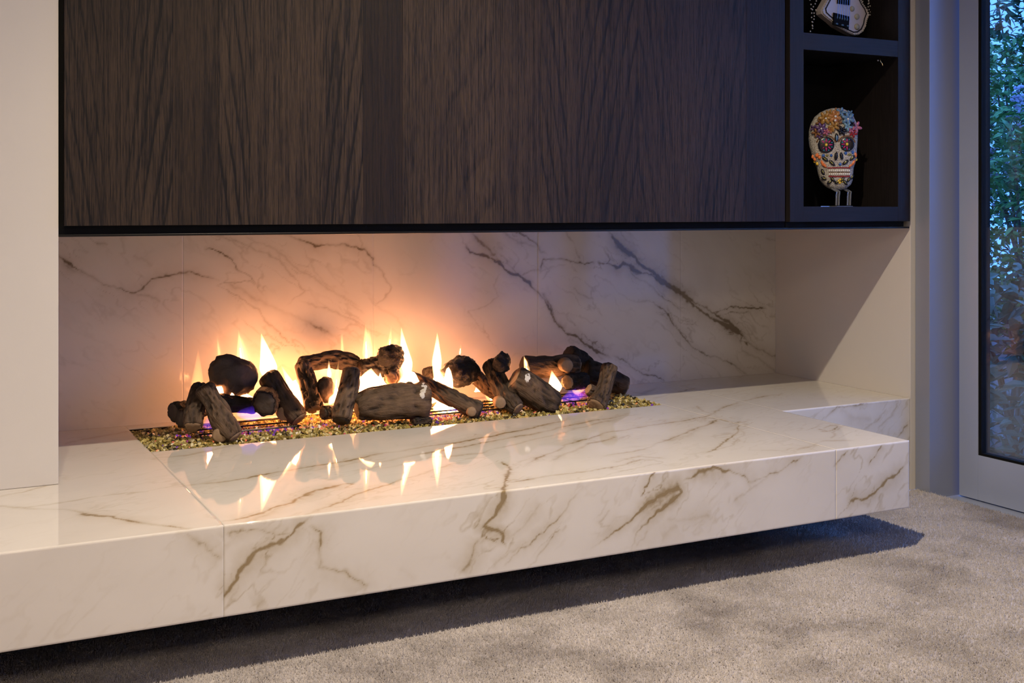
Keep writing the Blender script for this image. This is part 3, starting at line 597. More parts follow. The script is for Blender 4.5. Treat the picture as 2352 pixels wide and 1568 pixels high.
LOGN = [0]
def fire_log(label, pts, rad, char=(0.2, 0.2), ends=('cut', 'cut'), bark=0.06, squash=1.0, seg=32, m=26, ash=None, knots=()):
    """pts: (px, py, Y); rad: px radii. One continuous gnarled limb with its cut faces"""
    LOGN[0] += 1; sd = LOGN[0] * 7
    P3 = [at_Y(*p) for p in pts]; R3 = [r * depth(p) / F for r, p in zip(rad, P3)]
    C3, RR = catmull([p[:] for p in P3], R3, m)
    T = np.gradient(C3, axis=0); T /= np.linalg.norm(T, axis=1)[:, None]
    u = np.cross(T[0], (0.31, 0.2, 0.93)); u /= np.linalg.norm(u)
    th = np.arange(seg) / seg * 2 * math.pi; V = []; RID = []; CH = []; BK = []
    length = np.concatenate([[0], np.cumsum(np.linalg.norm(np.diff(C3, axis=0), axis=1))])
    frames = []
    for i in range(m):
        u = u - T[i] * u.dot(T[i]); u /= np.linalg.norm(u); v = np.cross(T[i], u); frames.append((u.copy(), v))
        s = length[i] / max(np.mean(RR), 1e-4)
        cx, cy = np.cos(th), np.sin(th)
        lump = fnoise(cx * 1.3 + 7 + sd, cy * 1.3 + s * 0.55 + 3, sd, 3) - 0.5
        ridge = fnoise(cx * 3.0 + 11 + 0.35 * s, cy * 3.0 + 5 + s * 0.40, sd + 3, 4)
        rdg = np.clip((0.50 - np.abs(ridge - 0.5) * 6) * 2, 0, 1)
        r = RR[i] * (1 + 0.36 * lump - (bark + 0.03) * rdg * 1.7)
        # round the rim of each end
        e = min(length[i], length[-1] - length[i]) / (0.30 * RR[i] + 1e-6); rim = 1 - 0.13 * max(0, 1 - e) ** 2
        V.append(C3[i] + (r * rim * cx)[:, None] * u + (r * rim * cy * squash)[:, None] * v)
        BK.append(np.stack([cx * RR[i], cy * RR[i], np.full(seg, length[i] * 0.16 + sd)], 1)); RID.append(rdg); c = char[0] + (char[1] - char[0]) * i / (m - 1) + 0.10
        CH.append(np.clip(c + (fnoise(cx * 1.5 + sd, cy * 1.5 + s * 0.5, sd + 8, 2) - 0.5) * 0.55, 0, 1))
    V = np.array(V).reshape(-1, 3); verts = V.tolist(); faces = []
    for i in range(m - 1):
        for k in range(seg):
            a, b = i * seg + k, i * seg + (k + 1) % seg; faces.append((a, b, b + seg, a + seg))
    faces.append(tuple(range(seg))[::-1]); faces.append(tuple((m - 1) * seg + k for k in range(seg)))
    org = Vector(C3[np.argmin(C3[:, 2])].tolist()); org.z = min(v[2] for v in verts)
    me = bpy.data.meshes.new('fire_log'); me.from_pydata([(x - org.x, y - org.y, z - org.z) for x, y, z in verts], [], faces)
    a = me.attributes.new('char', 'FLOAT', 'POINT'); a.data.foreach_set('value', np.array(CH).ravel().astype(np.float32))
    a = me.attributes.new('bark', 'FLOAT_VECTOR', 'POINT'); a.data.foreach_set('vector', np.array(BK).ravel().astype(np.float32))
    a = me.attributes.new('ridge', 'FLOAT', 'POINT'); a.data.foreach_set('value', np.array(RID).ravel().astype(np.float32))
    for p in me.polygons: p.use_smooth = len(p.vertices) == 4
    root = link('fire_log', me, M_LOG); root.location = org
    tag(root, label, 'log', 'ceramic logs in the burner tray')
    for which, kind in ((0, ends[0]), (m - 1, ends[1])):
        if not kind: continue
        ring = V[which * seg:(which + 1) * seg]; c = ring.mean(0); d = -T[0] if which == 0 else T[-1]
        bm = bmesh.new(); prev = None
        for f, hgt in ((0.93, 0.0), (0.80, 0.0030), (0.55, 0.0042), (0.25, 0.0040)):
            cur = [bm.verts.new(Vector((c + (p - c) * f + d * (hgt + 0.0006 + 0.0035 * (vnoise(f * 9 + k * 0.35, sd * 1.0, sd) - 0.4) * (f < 0.9))).tolist()) - org) for k, p in enumerate(ring)]
            if prev:
                for k in range(seg): bm.faces.new((prev[k], prev[(k + 1) % seg], cur[(k + 1) % seg], cur[k]))
            prev = cur
        bm.faces.new(prev); bmesh.ops.recalc_face_normals(bm, faces=bm.faces[:])
        from_bm('cut_end', bm, M_CUT if kind == 'cut' else M_CUTD, root, True)
    for (px, py, Yk, rk, km) in knots:                   # sawn-off branch stubs
        p = at_Y(px, py, Yk); r = rk * depth(p) / F; back = Vector((0.25, 0.9, 0.0)).normalized()
        bm = bmesh.new(); rr = [r * 0.80, r * 0.97, r * 1.0, r * 1.06, r * 1.15]
        tube(bm, [p - org, p - org + back * r * 0.10, p - org + back * r * 0.35, p - org + back * r * 0.9, p - org + back * r * 1.7], rr, 18)
        for v_ in bm.verts: v_.co += Vector([random.uniform(-1, 1) * r * 0.035 for _ in range(3)])
        o = from_bm('branch_stub', bm, M_CUT if km == 'cut' else M_CUTD, root, True)
    if ash:
        bvh = BVHTree.FromPolygons([Vector(v_) for v_ in verts], faces); eye = Vector((0, CAMY, CAMZ))
        for (px, py, Ya, ra) in ash:                         # thin flaky film lying on the bark
            bm = bmesh.new(); rings = []
            for ir in range(4):
                cur = []
                for k in range(14):
                    an = 2 * math.pi * k / 14; rr0 = ra * ir / 3 * (0.55 + 0.8 * float(vnoise(math.cos(an) * 1.7 + px, math.sin(an) * 1.7 + py, 4)))
                    tgt = at_Y(px + rr0 * 0.8 * math.cos(an), py + rr0 * 1.3 * math.sin(an), Ya); d_ = (tgt - eye).normalized()
                    hit = bvh.ray_cast(eye, d_); hp = (hit[0] if hit[0] is not None else tgt) - d_ * (0.0012 if ir < 3 else 0.0002)
                    cur.append(bm.verts.new(hp - org))
                    if ir == 0: break
                rings.append(cur)
            for k in range(14): bm.faces.new((rings[0][0], rings[1][k], rings[1][(k + 1) % 14]))
            for ir in (1, 2):
                for k in range(14): bm.faces.new((rings[ir][k], rings[ir + 1][k], rings[ir + 1][(k + 1) % 14], rings[ir][(k + 1) % 14]))
            from_bm('ash_patch', bm, M_ASH, root, True)
    return root

def lump(label, px, py, Y, rx, ry, seed, mat=None, amp=0.42, depth_k=0.8, name='charred_log', rot=0.0):
    p = at_Y(px, py, Y); k = depth(p) / F
    bm = bmesh.new(); bmesh.ops.create_icosphere(bm, subdivisions=4, radius=1.0)
    for v_ in bm.verts:
        c = v_.co.copy()
        a1 = float(fnoise(c.x * 1.4 + seed, c.y * 1.4 + c.z * 1.9, seed, 3)) - 0.5
        a2 = float(fnoise(c.x * 6 + c.y * 3 + seed, c.z * 6 - c.y * 4, seed + 4, 3)) - 0.5
        f = 1 + amp * a1 + amp * (0.95 if mat is None else 0.55) * a2
        v_.co = Vector((c.x * rx * k * f, c.y * min(rx, ry) * depth_k * k * f, c.z * ry * k * f))
        v_.co.rotate(Matrix.Rotation(rot, 3, 'Y'))
    zmin = min(v_.co.z for v_ in bm.verts)
    for v_ in bm.verts: v_.co.z -= zmin
    o = from_bm(name, bm, mat or M_CHAR, None, True); o.location = (p.x, p.y, p.z + zmin)
    return tag(o, label, 'log', 'ceramic logs in the burner tray')

# left group
fire_log('short black log end lying at the far left of the tray', [(398, 948, .50), (440, 940, .545), (478, 930, .59)], [23, 24, 20], (.95, .9), ('char', None))
fire_log('small brown log stub low at the far left behind the pale cut end', [(416, 962, .46), (450, 958, .50)], [22, 21], (.55, .8), ('char', None))
fire_log('dark log standing behind the forked branch with a pale mossy cut end', [(443, 980, .40), (446, 945, .435), (456, 905, .48), (460, 886, .50)], [25, 24, 21, 19], (.15, 1.0), ('cut', 'char'), .12)
fire_log('leaning forked brown branch at the left end', [(468, 888, .415), (490, 925, .40), (512, 965, .375), (540, 1002, .345)], [25, 23, 29, 24], (.45, .1), ('char', 'cut'), .10, knots=[(505, 1000, .345, 17, 'cut')])
lump('large egg shaped charred log block standing at the left', 533, 865, .565, 58, 50, 14, M_CUTD, .34, .55, rot=.45)
fire_log('black log lying under the egg shaped block', [(500, 925, .52), (545, 928, .525), (588, 932, .53)], [21, 20, 19], (.95, 1.0), ('char', 'char'))
fire_log('round black log butt pointing forward beside the leaning smooth log', [(607, 926, .44), (612, 916, .52), (622, 905, .60)], [31, 31, 28], (1.0, 1.0), ('char', None), .04)
fire_log('smooth brown log leaning left with a pale cut foot', [(613, 862, .58), (645, 905, .545), (672, 943, .51), (687, 962, .49)], [25, 25, 25, 24], (.75, .35), ('char', 'cut'), .03, knots=[(653, 950, .495, 17, 'cut')])
fire_log('rough barked log with deep ridges and pale round foot', [(694, 834, .60), (706, 875, .575), (716, 912, .55), (724, 938, .525)], [21, 21, 22, 24], (.4, .15), ('char', 'cut'), .26)
fire_log('long gnarled log lying across the back of the left group', [(688, 838, .66), (730, 830, .66), (775, 826, .66), (822, 836, .65)], [17, 19, 22, 20], (.35, .95), ('char', 'char'), .16)
lump('small black charred block between the barked log and the upright log', 748, 896, .56, 23, 31, 23, M_CUTD, .25)
fire_log('black log foot on the gravel behind the upright log', [(742, 948, .48), (770, 946, .50)], [16, 15], (1, 1), ('char', 'char'))
fire_log('upright grey brown split log in the middle of the left half', [(808, 848, .46), (803, 885, .445), (790, 930, .42), (783, 966, .395)], [21, 23, 24, 25], (.25, .12), ('cut', 'char'), .10)
fire_log('charred log at the back behind the large lying log', [(828, 848, .62), (865, 842, .61), (905, 832, .60)], [22, 25, 28], (1, .95), ('char', None), .10)
lump('black glossy charcoal lump on the back log', 898, 822, .585, 32, 30, 31, None, .40)
fire_log('round pale log end poking out behind the large lying log', [(899, 869, .50), (903, 862, .56), (908, 855, .62)], [19, 19, 18], (.3, .5), ('cut', None), .03)
fire_log('large grey brown log lying in front at the centre', [(818, 938, .425), (860, 928, .42), (920, 922, .41), (980, 921, .40)], [27, 37, 43, 48], (.35, .02), (None, 'cut'), .09, ash=[(974, 888, .352, 9), (970, 906, .352, 8)])
fire_log('small dark block under the large centre log', [(952, 969, .36), (988, 967, .36)], [10, 11], (.6, .6), ('char', 'char'))
# middle and right group
fire_log('thin long branch slanting down to the right of the centre log', [(935, 866, .54), (985, 888, .49), (1045, 918, .43), (1102, 944, .385)], [19, 19, 20, 23], (.6, .2), ('char', 'char'), .07, knots=[(1084, 946, .36, 11, 'cut')])
fire_log('small dark log chunk at the back left of the tall flame', [(984, 846, .67), (990, 880, .655), (996, 908, .64)], [16, 15, 14], (.9, .9), ('char', None), .1)
lump('black crackled charcoal lump standing in the middle', 1060, 852, .55, 47, 37, 53, None, .40)
fire_log('orange lit log slanting behind the black charcoal lump', [(1090, 862, .63), (1120, 890, .58), (1148, 912, .53)], [19, 18, 15], (.1, .2), ('cut', None), .12)
fire_log('dark leaning log left of the big speckled log', [(1126, 832, .53), (1142, 868, .49), (1162, 910, .43), (1190, 938, .375)], [22, 23, 24, 19], (1, .45), ('char', 'cut'), .08, knots=[(1150, 926, .385, 13, 'cut')])
lump('black charcoal knob above the big speckled log', 1153, 832, .47, 20, 23, 61, None, .40)
fire_log('big speckled brown log leaning with a pale sawn top', [(1180, 868, .43), (1212, 890, .415), (1245, 913, .395), (1278, 932, .375)], [36, 37, 36, 29], (.0, .5), ('cut', 'char'), .05, ash=[(1212, 866, .372, 9)])
fire_log('dark log lying across the back at the right', [(1200, 836, .60), (1250, 842, .59), (1300, 838, .57), (1328, 840, .56)], [20, 24, 25, 22], (.55, .35), ('char', 'cut'), .06, knots=[(1303, 840, .50, 15, 'cut')])
fire_log('black log end rising highest at the back right', [(1303, 812, .64), (1330, 828, .64), (1352, 846, .63)], [25, 25, 22], (1, 1), ('char', 'char'), .05)
fire_log('short log with a round orange cut end between the flames', [(1303, 877, .48), (1318, 876, .52), (1342, 874, .56)], [19, 20, 20], (.85, .9), ('cut', 'char'), .04)
fire_log('black log sloping down to a tan cut end at the far right', [(1345, 850, .60), (1385, 862, .58), (1420, 880, .555), (1440, 887, .54)], [28, 27, 24, 22], (1, .3), ('char', 'cut'), .08)
fire_log('slim upright brown log in front at the right end', [(1401, 840, .42), (1392, 875, .40), (1378, 912, .375), (1367, 932, .355)], [19, 18, 20, 24], (.45, .25), ('char', 'cut'), .10)
fire_log('short sawn stub leaning on the slim upright log', [(1352, 893, .405), (1372, 906, .40)], [15, 16], (.3, .3), ('cut', None), .05)

# ------------------------------------------------------------------ flames
FIRE_POWER = 29.0
def flame_mat(name, col, strength):
    n = N(name); e = n.n('Emission', {'Color': (*col, 1), 'Strength': strength})
    n.t.links.new(e.outputs[0], n.out.inputs['Volume']); return n.m
FL_HOT = flame_mat('flame_bright', (1.0, 0.57, 0.24), 250)
FL_MID = flame_mat('flame_yellow', (1.0, 0.52, 0.17), 75)
FL_SOFT = flame_mat('flame_pale', (1.0, 0.46, 0.14), 34)
FL_BLUE = flame_mat('flame_blue', (0.16, 0.05, 1.0), 11)
FL_PINK = flame_mat('flame_violet', (0.85, 0.12, 0.55), 9)
n = N('flame_core'); M_CORE = n.m
n.t.links.new(n.n('Emission', {'Color': (1.0, 0.345, 0.115, 1), 'Strength': 75.0}).outputs[0], n.out.inputs[0])
def flame(label, base, tip, w, Y, mat, bulge=0.3, lean=0.0, group='gas flames between the logs'):
    """pointed tongue: base and tip in px, w = widest half width in px"""
    b = at_Y(base[0], base[1], Y); t = at_Y(tip[0], tip[1], Y); k = depth(b) / F; n_ = 16
    bm = bmesh.new(); pts = []; rr = []
    for i in range(n_):
        s = i / (n_ - 1); p = b.lerp(t, s); wob = math.sin(s * 5.0 + base[0]) * 0.06 * w * k * s
        pts.append(p + Vector((wob + lean * k * math.sin(s * math.pi), 0.4 * wob, 0)) - b)
        rr.append(max(w * k * (min(1.0, (s + 0.06) / bulge) ** 0.6 if s < bulge else (1 - (s - bulge) / (1 - bulge)) ** 0.95), 0.0004))
    tube(bm, pts, rr, 14); 
    for v_ in bm.verts: v_.co.y *= 0.7
    o = from_bm('flame', bm, mat, None, True); o.location = b
    if mat in (FL_HOT, FL_MID):                           # incandescent heart of the tongue
        k1 = 0.72 if mat is FL_HOT else 0.50; w1 = 0.55 if mat is FL_HOT else 0.30
        bm = bmesh.new(); tube(bm, [pts[1].lerp(pts[-1], k1 * i / 9) for i in range(10)], [max(0.0004, w1 * w * k * min(1.0, (i + 1) / 3.0) * (1 - i / 9) ** 0.8) for i in range(10)], 10)
        for v_ in bm.verts: v_.co.y *= 0.7
        from_bm('flame_core', bm, M_CORE, o, True)
    return tag(o, label, 'flame', group)
flame('faint flame at the far left above the mossy cut end', (452, 915), (456, 800), 15, .55, FL_SOFT)
flame('thin pale flame behind the egg shaped block', (556, 850), (547, 755), 10, .62, FL_MID)
flame('bright white flame rising from the smooth leaning log', (622, 875), (601, 764), 21, .62, FL_HOT)
flame('small flame flicker between the egg shaped block and the leaning log', (512, 925), (490, 885), 14, .54, FL_HOT)
flame('slanting white flame left of the rough barked log', (694, 935), (645, 838), 14, .60, FL_HOT)
flame('small pointed flame left of the upright split log', (757, 872), (755, 826), 6, .58, FL_HOT)
flame('orange flame licking the upright split log', (768, 922), (778, 828), 11, .54, FL_MID)
flame('low white flame at the foot of the upright split log', (756, 928), (782, 890), 9, .52, FL_HOT)
flame('tall yellow flame behind the charred back log', (842, 835), (840, 740), 10, .65, FL_MID)
flame('thin yellow flame above the charcoal lump', (893, 815), (899, 748), 7, .66, FL_MID)
flame('tall bright flame right of the charcoal lump', (938, 865), (921, 750), 15, .60, FL_HOT)
flame('broad white fire under the charred back log', (850, 905), (852, 845), 42, .54, FL_HOT, .35)
flame('white fire beside the pale round log end', (925, 885), (935, 830), 24, .56, FL_MID, .35)
flame('tall narrow white flame in the middle', (1003, 890), (1004, 762), 12, .58, FL_HOT, .5)
flame('broad white fire at the foot of the middle flame', (1018, 905), (1004, 835), 26, .56, FL_HOT, .3)
flame('tiny flame tip above the black crackled lump', (1056, 815), (1059, 788), 4, .62, FL_MID)
flame('white fire glowing through the grate beside the centre log', (1030, 950), (1020, 898), 36, .52, FL_HOT, .4)
flame('orange fire right of the black crackled lump', (1130, 925), (1112, 838), 14, .60, FL_MID)
flame('small white flame behind the dark log lying at the right', (1214, 856), (1203, 816), 8, .57, FL_HOT)
flame('white fire between the speckled log and the round orange end', (1276, 905), (1268, 850), 19, .52, FL_HOT, .3)
flame('pale flame curling round the short round ended log', (1322, 905), (1340, 852), 20, .58, FL_SOFT, .4)
flame('blue violet gas flame under the egg shaped block', (575, 965), (580, 930), 34, .50, FL_BLUE, .4, group='blue base flames')
flame('blue violet gas flame at the foot of the forked branch', (485, 985), (478, 955), 18, .46, FL_BLUE, .4, group='blue base flames')
flame('violet glow of gas in front of the centre grate', (1055, 945), (1050, 925), 26, .46, FL_BLUE, .4, group='blue base flames')
flame('blue violet gas flame below the short round ended log', (1318, 925), (1310, 890), 30, .50, FL_BLUE, .4, group='blue base flames')
flame('pink gas flame below the slim upright log', (1335, 915), (1340, 885), 22, .52, FL_PINK, .4, group='blue base flames')
# low sheets of fire standing on the burner behind the logs: these light the niche
n = N('flame_sheet'); M_SHEET = n.m
n.t.links.new(n.n('Emission', {'Color': (1.0, 0.345, 0.115, 1), 'Strength': FIRE_POWER}).outputs[0], n.out.inputs[0])
def fire_sheet(label, x0, x1, yb, yt, Y, seed):
    a = at_Y(x0, yb, Y); b = at_Y(x1, yb, Y); h = at_Y((x0 + x1) / 2, yt, Y).z - a.z; L = b.x - a.x; k = max(6, int(L / 0.006))
    bm = bmesh.new(); fr_v = []; bk = []; tp = []
    for i in range(k + 1):
        t = i / k; env = min(1.0, 6 * t, 6 * (1 - t)) ** 0.6
        z = h * env * (0.45 + 0.75 * float(vnoise(t * L * 42, seed, int(seed * 10))))
        x = L * t; y = 0.012 * math.sin(t * 9 + seed)
        fr_v.append(bm.verts.new((x, y - 0.008, 0))); bk.append(bm.verts.new((x, y + 0.008, 0))); tp.append(bm.verts.new((x + 0.004 * math.sin(i), y, max(z, 0.004))))
    for i in range(k):
        bm.faces.new((fr_v[i], fr_v[i + 1], tp[i + 1], tp[i])); bm.faces.new((bk[i + 1], bk[i], tp[i], tp[i + 1])); bm.faces.new((fr_v[i + 1], fr_v[i], bk[i], bk[i + 1]))
    bm.faces.new((fr_v[0], tp[0], bk[0])); bm.faces.new((fr_v[-1], bk[-1], tp[-1]))
    o = from_bm('flame', bm, M_SHEET, None, False); o.location = (a.x, Y, a.z)
    return tag(o, label, 'flame', 'low fire behind the logs')
fire_sheet('low fire hidden behind the egg shaped block', 470, 590, 945, 885, .54, 1.3)
fire_sheet('low fire behind the smooth leaning log', 600, 690, 940, 872, .585, 2.1)
fire_sheet('low fire behind the rough barked log', 728, 800, 925, 885, .575, 3.7)
fire_sheet('low white fire showing above the large centre log', 815, 985, 945, 862, .485, 4.4)
fire_sheet('low fire right of the thin branch', 985, 1050, 925, 850, .52, 5.2)
fire_sheet('low fire behind the dark leaning log', 1092, 1135, 900, 862, .61, 6.6)

# ------------------------------------------------------------------ beaded skull on its stand
def colour(name, c, r=0.3, m=0.0): return simple(name, c, r, m)
n = N('white_beads'); co = coord(n)
vo = n.n('TexVoronoi', {'Vector': co, 'Scale': 330.0}); d_ = vo.outputs['Distance']
M_BEAD = n.princ(Base_Color=n.mix(n.ramp(d_, [(0.25, 0.0), (0.65, 1.0)]), (0.80, 0.76, 0.70), (0.30, 0.27, 0.24)), Roughness=0.3, Normal=n.bump(n.math('MULTIPLY', d_, -1.0), 0.9, 0.003))
BC = {k: colour('bead_' + k, c, 0.22) for k, c in dict(black=(0.006, 0.006, 0.014), magenta=(0.60, 0.02, 0.22), cyan=(0.03, 0.30, 0.50), yellow=(0.85, 0.55, 0.05), red=(0.30, 0.01, 0.02), orange=(0.75, 0.20, 0.06),
      gold=(0.32, 0.17, 0.04), dullorange=(0.38, 0.16, 0.05), blue=(0.03, 0.12, 0.45), sky=(0.18, 0.32, 0.42), pink=(0.40, 0.12, 0.20), white=(0.75, 0.72, 0.66), brown=(0.20, 0.09, 0.035), olive=(0.22, 0.20, 0.05), violet=(0.10, 0.05, 0.16), steel=(0.10, 0.20, 0.34), silver=(0.60, 0.57, 0.52), pearl=(0.42, 0.39, 0.28)).items()}
SK_Y = 0.10
rows = [(249, 1908, 1930), (252, 1897, 1940), (258, 1884, 1950), (268, 1872, 1959), (282, 1864, 1965), (300, 1859, 1968), (318, 1858, 1968), (334, 1860, 1967), (348, 1864, 1966), (362, 1867, 1966), (374, 1872, 1963),
        (386, 1877, 1959), (400, 1880, 1958), (414, 1884, 1957), (424, 1891, 1953), (431, 1900, 1945), (435, 1910, 1936), (437, 1916, 1930)]
PXM = depth(at_Y(1915, 340, SK_Y)) / F                 # metres per px at the skull
rp = np.array([r[0] for r in rows]); rl = np.array([r[1] for r in rows]); rr_ = np.array([r[2] for r in rows])
def sk_depth(hw): return 0.045 * min(1.0, hw / 50.0) ** 0.8
def sk_surf(px, py, out=0.0):
    l, r = np.interp(py, rp, rl), np.interp(py, rp, rr_); c = (l + r) / 2; hw = (r - l) / 2
    t = min(0.985, abs(px - c) / hw)
    return Vector(((px - 1915) * PXM, -sk_depth(hw) * (1 - t ** 2.4) ** (1 / 2.4) - out, (437 - py) * PXM))
skull = tag(empty('beaded_skull', at_Y(1915, 437, SK_Y)), 'white beaded sugar skull with flower eyes on the lower display shelf', 'ornament'); skull.rotation_euler = (0, 0, math.radians(-36))
bm = bmesh.new(); prev = None; SG = 36
for (py, l, r) in rows:
    cpt = Vector((((l + r) / 2 - 1915) * PXM, 0, (437 - py) * PXM)); hw = (r - l) / 2 * PXM; dd = sk_depth((r - l) / 2)
    cur = []
    for k in range(SG):
        a = 2 * math.pi * k / SG; ca, sa = math.cos(a), math.sin(a); q = 2 / 2.4
        cur.append(bm.verts.new(cpt + Vector((math.copysign(abs(ca) ** q, ca) * hw, math.copysign(abs(sa) ** q, sa) * dd, 0))))
    if prev:
        for k in range(SG): bm.faces.new((prev[k], prev[(k + 1) % SG], cur[(k + 1) % SG], cur[k]))
    else: bm.faces.new(cur)
    prev = cur
bm.faces.new(prev[::-1]); bmesh.ops.recalc_face_normals(bm, faces=bm.faces[:])
from_bm('skull_body', bm, M_BEAD, skull, True)
def blob(bm, p, rx, rz, rot=0.0, h=0.003, sub=1):
    """flattened bead at p facing the room; rx, rz in metres"""
    r = bmesh.ops.create_icosphere(bm, subdivisions=sub, radius=1.0); R = Matrix.Rotation(rot, 3, 'Y')
    for v_ in r['verts']: v_.co = R @ Vector((v_.co.x * rx, v_.co.y * h, v_.co.z * rz)) + p
def beads(name, items, mat, parent=skull, origin=None, surf=None, sub=1, label=None):
    """items: (px, py, rx, ry, rot) in px, all of one colour, as one part"""
    bm = bmesh.new(); o0 = Vector(origin if origin is not None else (0, 0, 0)); sf = surf or sk_surf
    for it in items:
        px, py, rx, ry = it[:4]; rot = it[4] if len(it) > 4 else 0.0; h = it[5] if len(it) > 5 else 0.0028; out = it[6] if len(it) > 6 else 0.0012
        blob(bm, sf(px, py, out) - o0, rx * PXM, ry * PXM, rot, h, sub)
    o = from_bm(name, bm, mat, parent, True)
    if label: o['label'] = label
    if len(items) > 1: o['kind'] = 'stuff'
    return o
for ex, ey, er in ((1895, 334, 18.5), (1941, 333, 16.5)):
    eye = beads('eye', [(ex, ey, er, er, 0, .0045, .002)], BC['black'], sub=3, label='round black eye socket')
    def ring(nm, r, cnt, rx, ry, mt, ph=0.0):
        beads(nm, [(ex + er * r * math.cos(a + ph), ey + er * r * math.sin(a + ph), rx, ry, a + ph + math.pi / 2, .0025, .0062) for a in [2 * math.pi * i / cnt for i in range(cnt)]], BC[mt], eye)
    ring('petals', 0.48, 8, 1.7, 3.6, 'magenta'); ring('petal_dots', 0.72, 8, 1.7, 1.7, 'cyan', 0.39); ring('petal_tips', 0.66, 8, 1.6, 1.6, 'magenta', 0.0)
    beads('flower_centre', [(ex, ey, 3.6, 4.2, 0, .003, .0065)], BC['yellow'], eye)
    beads('eye_brow', [(ex + er * 1.16 * math.cos(a), ey + er * 1.16 * math.sin(a), 2.2, 2.2) for a in np.linspace(math.pi * 1.12, math.pi * 1.9, 14)], BC['brown'])
beads('forehead_gem', [(1918, 318, 4.5, 10.5, 0, .005)], BC['black'], sub=2); beads('forehead_gem', [(1918, 319, 2.4, 7, 0, .004, .005)], BC['steel'], sub=2)
beads('nose', [(1917, 360, 4.2, 10, .12, .0035), (1929, 359.5, 4.0, 9, -.15, .0035)], BC['black'], sub=2)
beads('lips', [(x, 386 + 0.002 * (x - 1925) ** 2 * .3, 2.3, 2.0) for x in range(1900, 1950, 4)] + [(x, 406 - 0.001 * (x - 1925) ** 2, 2.3, 2.0) for x in range(1903, 1949, 4)], BC['red'])
beads('teeth', [(x, y, 2.3, 3.6, 0, .0035) for y in (392.5, 400.5) for x in np.arange(1903, 1949, 4.4)], BC['white'])
beads('gum_line', [(x, 396.5, 2.2, 0.9) for x in np.arange(1903, 1949, 4.4)], BC['brown'])
beads('cheek_dots', [(1889, 358, 4, 4), (1906, 358, 3.6, 3.6), (1938, 353, 4, 4), (1954, 351, 4, 4), (1926, 378, 3.8, 3.8)], BC['blue'])
beads('cheek_beads', [(1897, 358, 3.2, 3.2), (1946, 356, 3.2, 3.2), (1950, 357, 2.6, 2.6)], BC['olive'])
LEAF = [(1893, 366, 4, 9, -.9), (1908, 375, 4, 9, -.8), (1938, 374, 4, 9, .9), (1953, 364, 4, 9, .8), (1889, 395, 4, 8, -.4), (1892, 410, 4, 8, -1.2), (1904, 418, 3.6, 8, .9), (1910, 412, 3.4, 8, -.7), (1920, 418, 3.4, 7, .9), (1938, 419, 3.6, 8, -.7), (1946, 413, 3.4, 7, .7), (1954, 407, 3.4, 7, .5), (1932, 412, 3.4, 7, .6)]
beads('scroll_leaves', [(x, y, a, b, r, .003) for x, y, a, b, r in LEAF], BC['black'], sub=2)
beads('leaf_centres', [(x, y, a * .5, b * .6, r, .003, .003) for x, y, a, b, r in LEAF], BC['olive'])
beads('chin_flower', [(1927, 413, 3.2, 3.2), (1926, 420, 3.4, 3.2), (1931, 417, 3, 3), (1923, 416, 2.8, 2.8)], BC['yellow'])
beads('cheek_flower', [(1868, 360, 5, 6), (1876, 357, 5, 6, .5), (1872, 366, 5, 5), (1881, 362, 4.5, 5), (1888, 376, 4, 9, -.4), (1893, 381, 3.4, 7, -.6), (1961, 357, 4.4, 7), (1956, 375, 4, 9, .6), (1950, 381, 3, 6, .9)], BC['orange'], label='coral side flower')
beads('cheek_petals', [(1872, 371, 4, 4), (1877, 376, 4, 5), (1964, 367, 3, 4)], BC['yellow'])
# crown of flowers
def petals(name, cx, cy, r, cnt, mat, ph=0.0, k=0.42, out=.006):
    beads(name, [(cx + r * .6 * math.cos(a), cy + r * .6 * math.sin(a), r * k * .75, r * k * 1.35, a + math.pi / 2, .006, out) for a in [ph + 2 * math.pi * i / cnt for i in range(cnt)]], BC[mat], sub=2)
petals('crown_flower', 1893, 273, 14, 6, 'gold'); petals('crown_flower', 1914, 271, 14, 6, 'dullorange', .3); petals('crown_flower', 1912, 292, 12, 5, 'gold', .5)
petals('crown_flower', 1928, 260, 11, 5, 'steel'); petals('crown_flower', 1943, 275, 14, 6, 'steel', .4); petals('crown_flower', 1942, 293, 10, 5, 'sky', .2)
petals('crown_flower', 1963, 293, 13, 5, 'pink', .2, out=-.004); petals('crown_flower', 1956, 308, 9, 5, 'red', .2, out=0.0); petals('crown_flower', 1884, 296, 12, 6, 'violet', .2); petals('crown_flower', 1874, 306, 10, 5, 'brown', .6); petals('crown_flower', 1895, 305, 8, 5, 'pink', .1)
petals('crown_flower', 1930, 302, 10, 6, 'black', .1)
for fx, fy, fr, fm in ((1882, 283, 9, 'brown'), (1903, 262, 9, 'gold'), (1921, 283, 9, 'brown'), (1869, 295, 8, 'violet'), (1880, 312, 8, 'violet'), (1905, 300, 8, 'dullorange'), (1934, 270, 8, 'black'), (1950, 262, 8, 'steel'), (1952, 286, 8, 'black'), (1920, 257, 8, 'dullorange'), (1951, 300, 8, 'pink')):
    petals('crown_flower', fx, fy, fr, 5, fm, fx * .7, out=.003)
beads('crown_pearls', [(1915, 270, 3.2, 3.2, 0, .004, .012), (1914, 279, 3, 3, 0, .004, .012), (1943, 276, 3, 3, 0, .004, .012), (1894, 274, 2.6, 2.6, 0, .004, .012), (1884, 297, 2.6, 2.6, 0, .004, .010)], BC['white'])
stand = tag(empty('display_stand', (skull.location.x, SK_Y, 1.079)), 'clear acrylic stand holding the beaded skull', 'stand')
zb, zk = 1.0795, at_Y(1915, 437, SK_Y).z
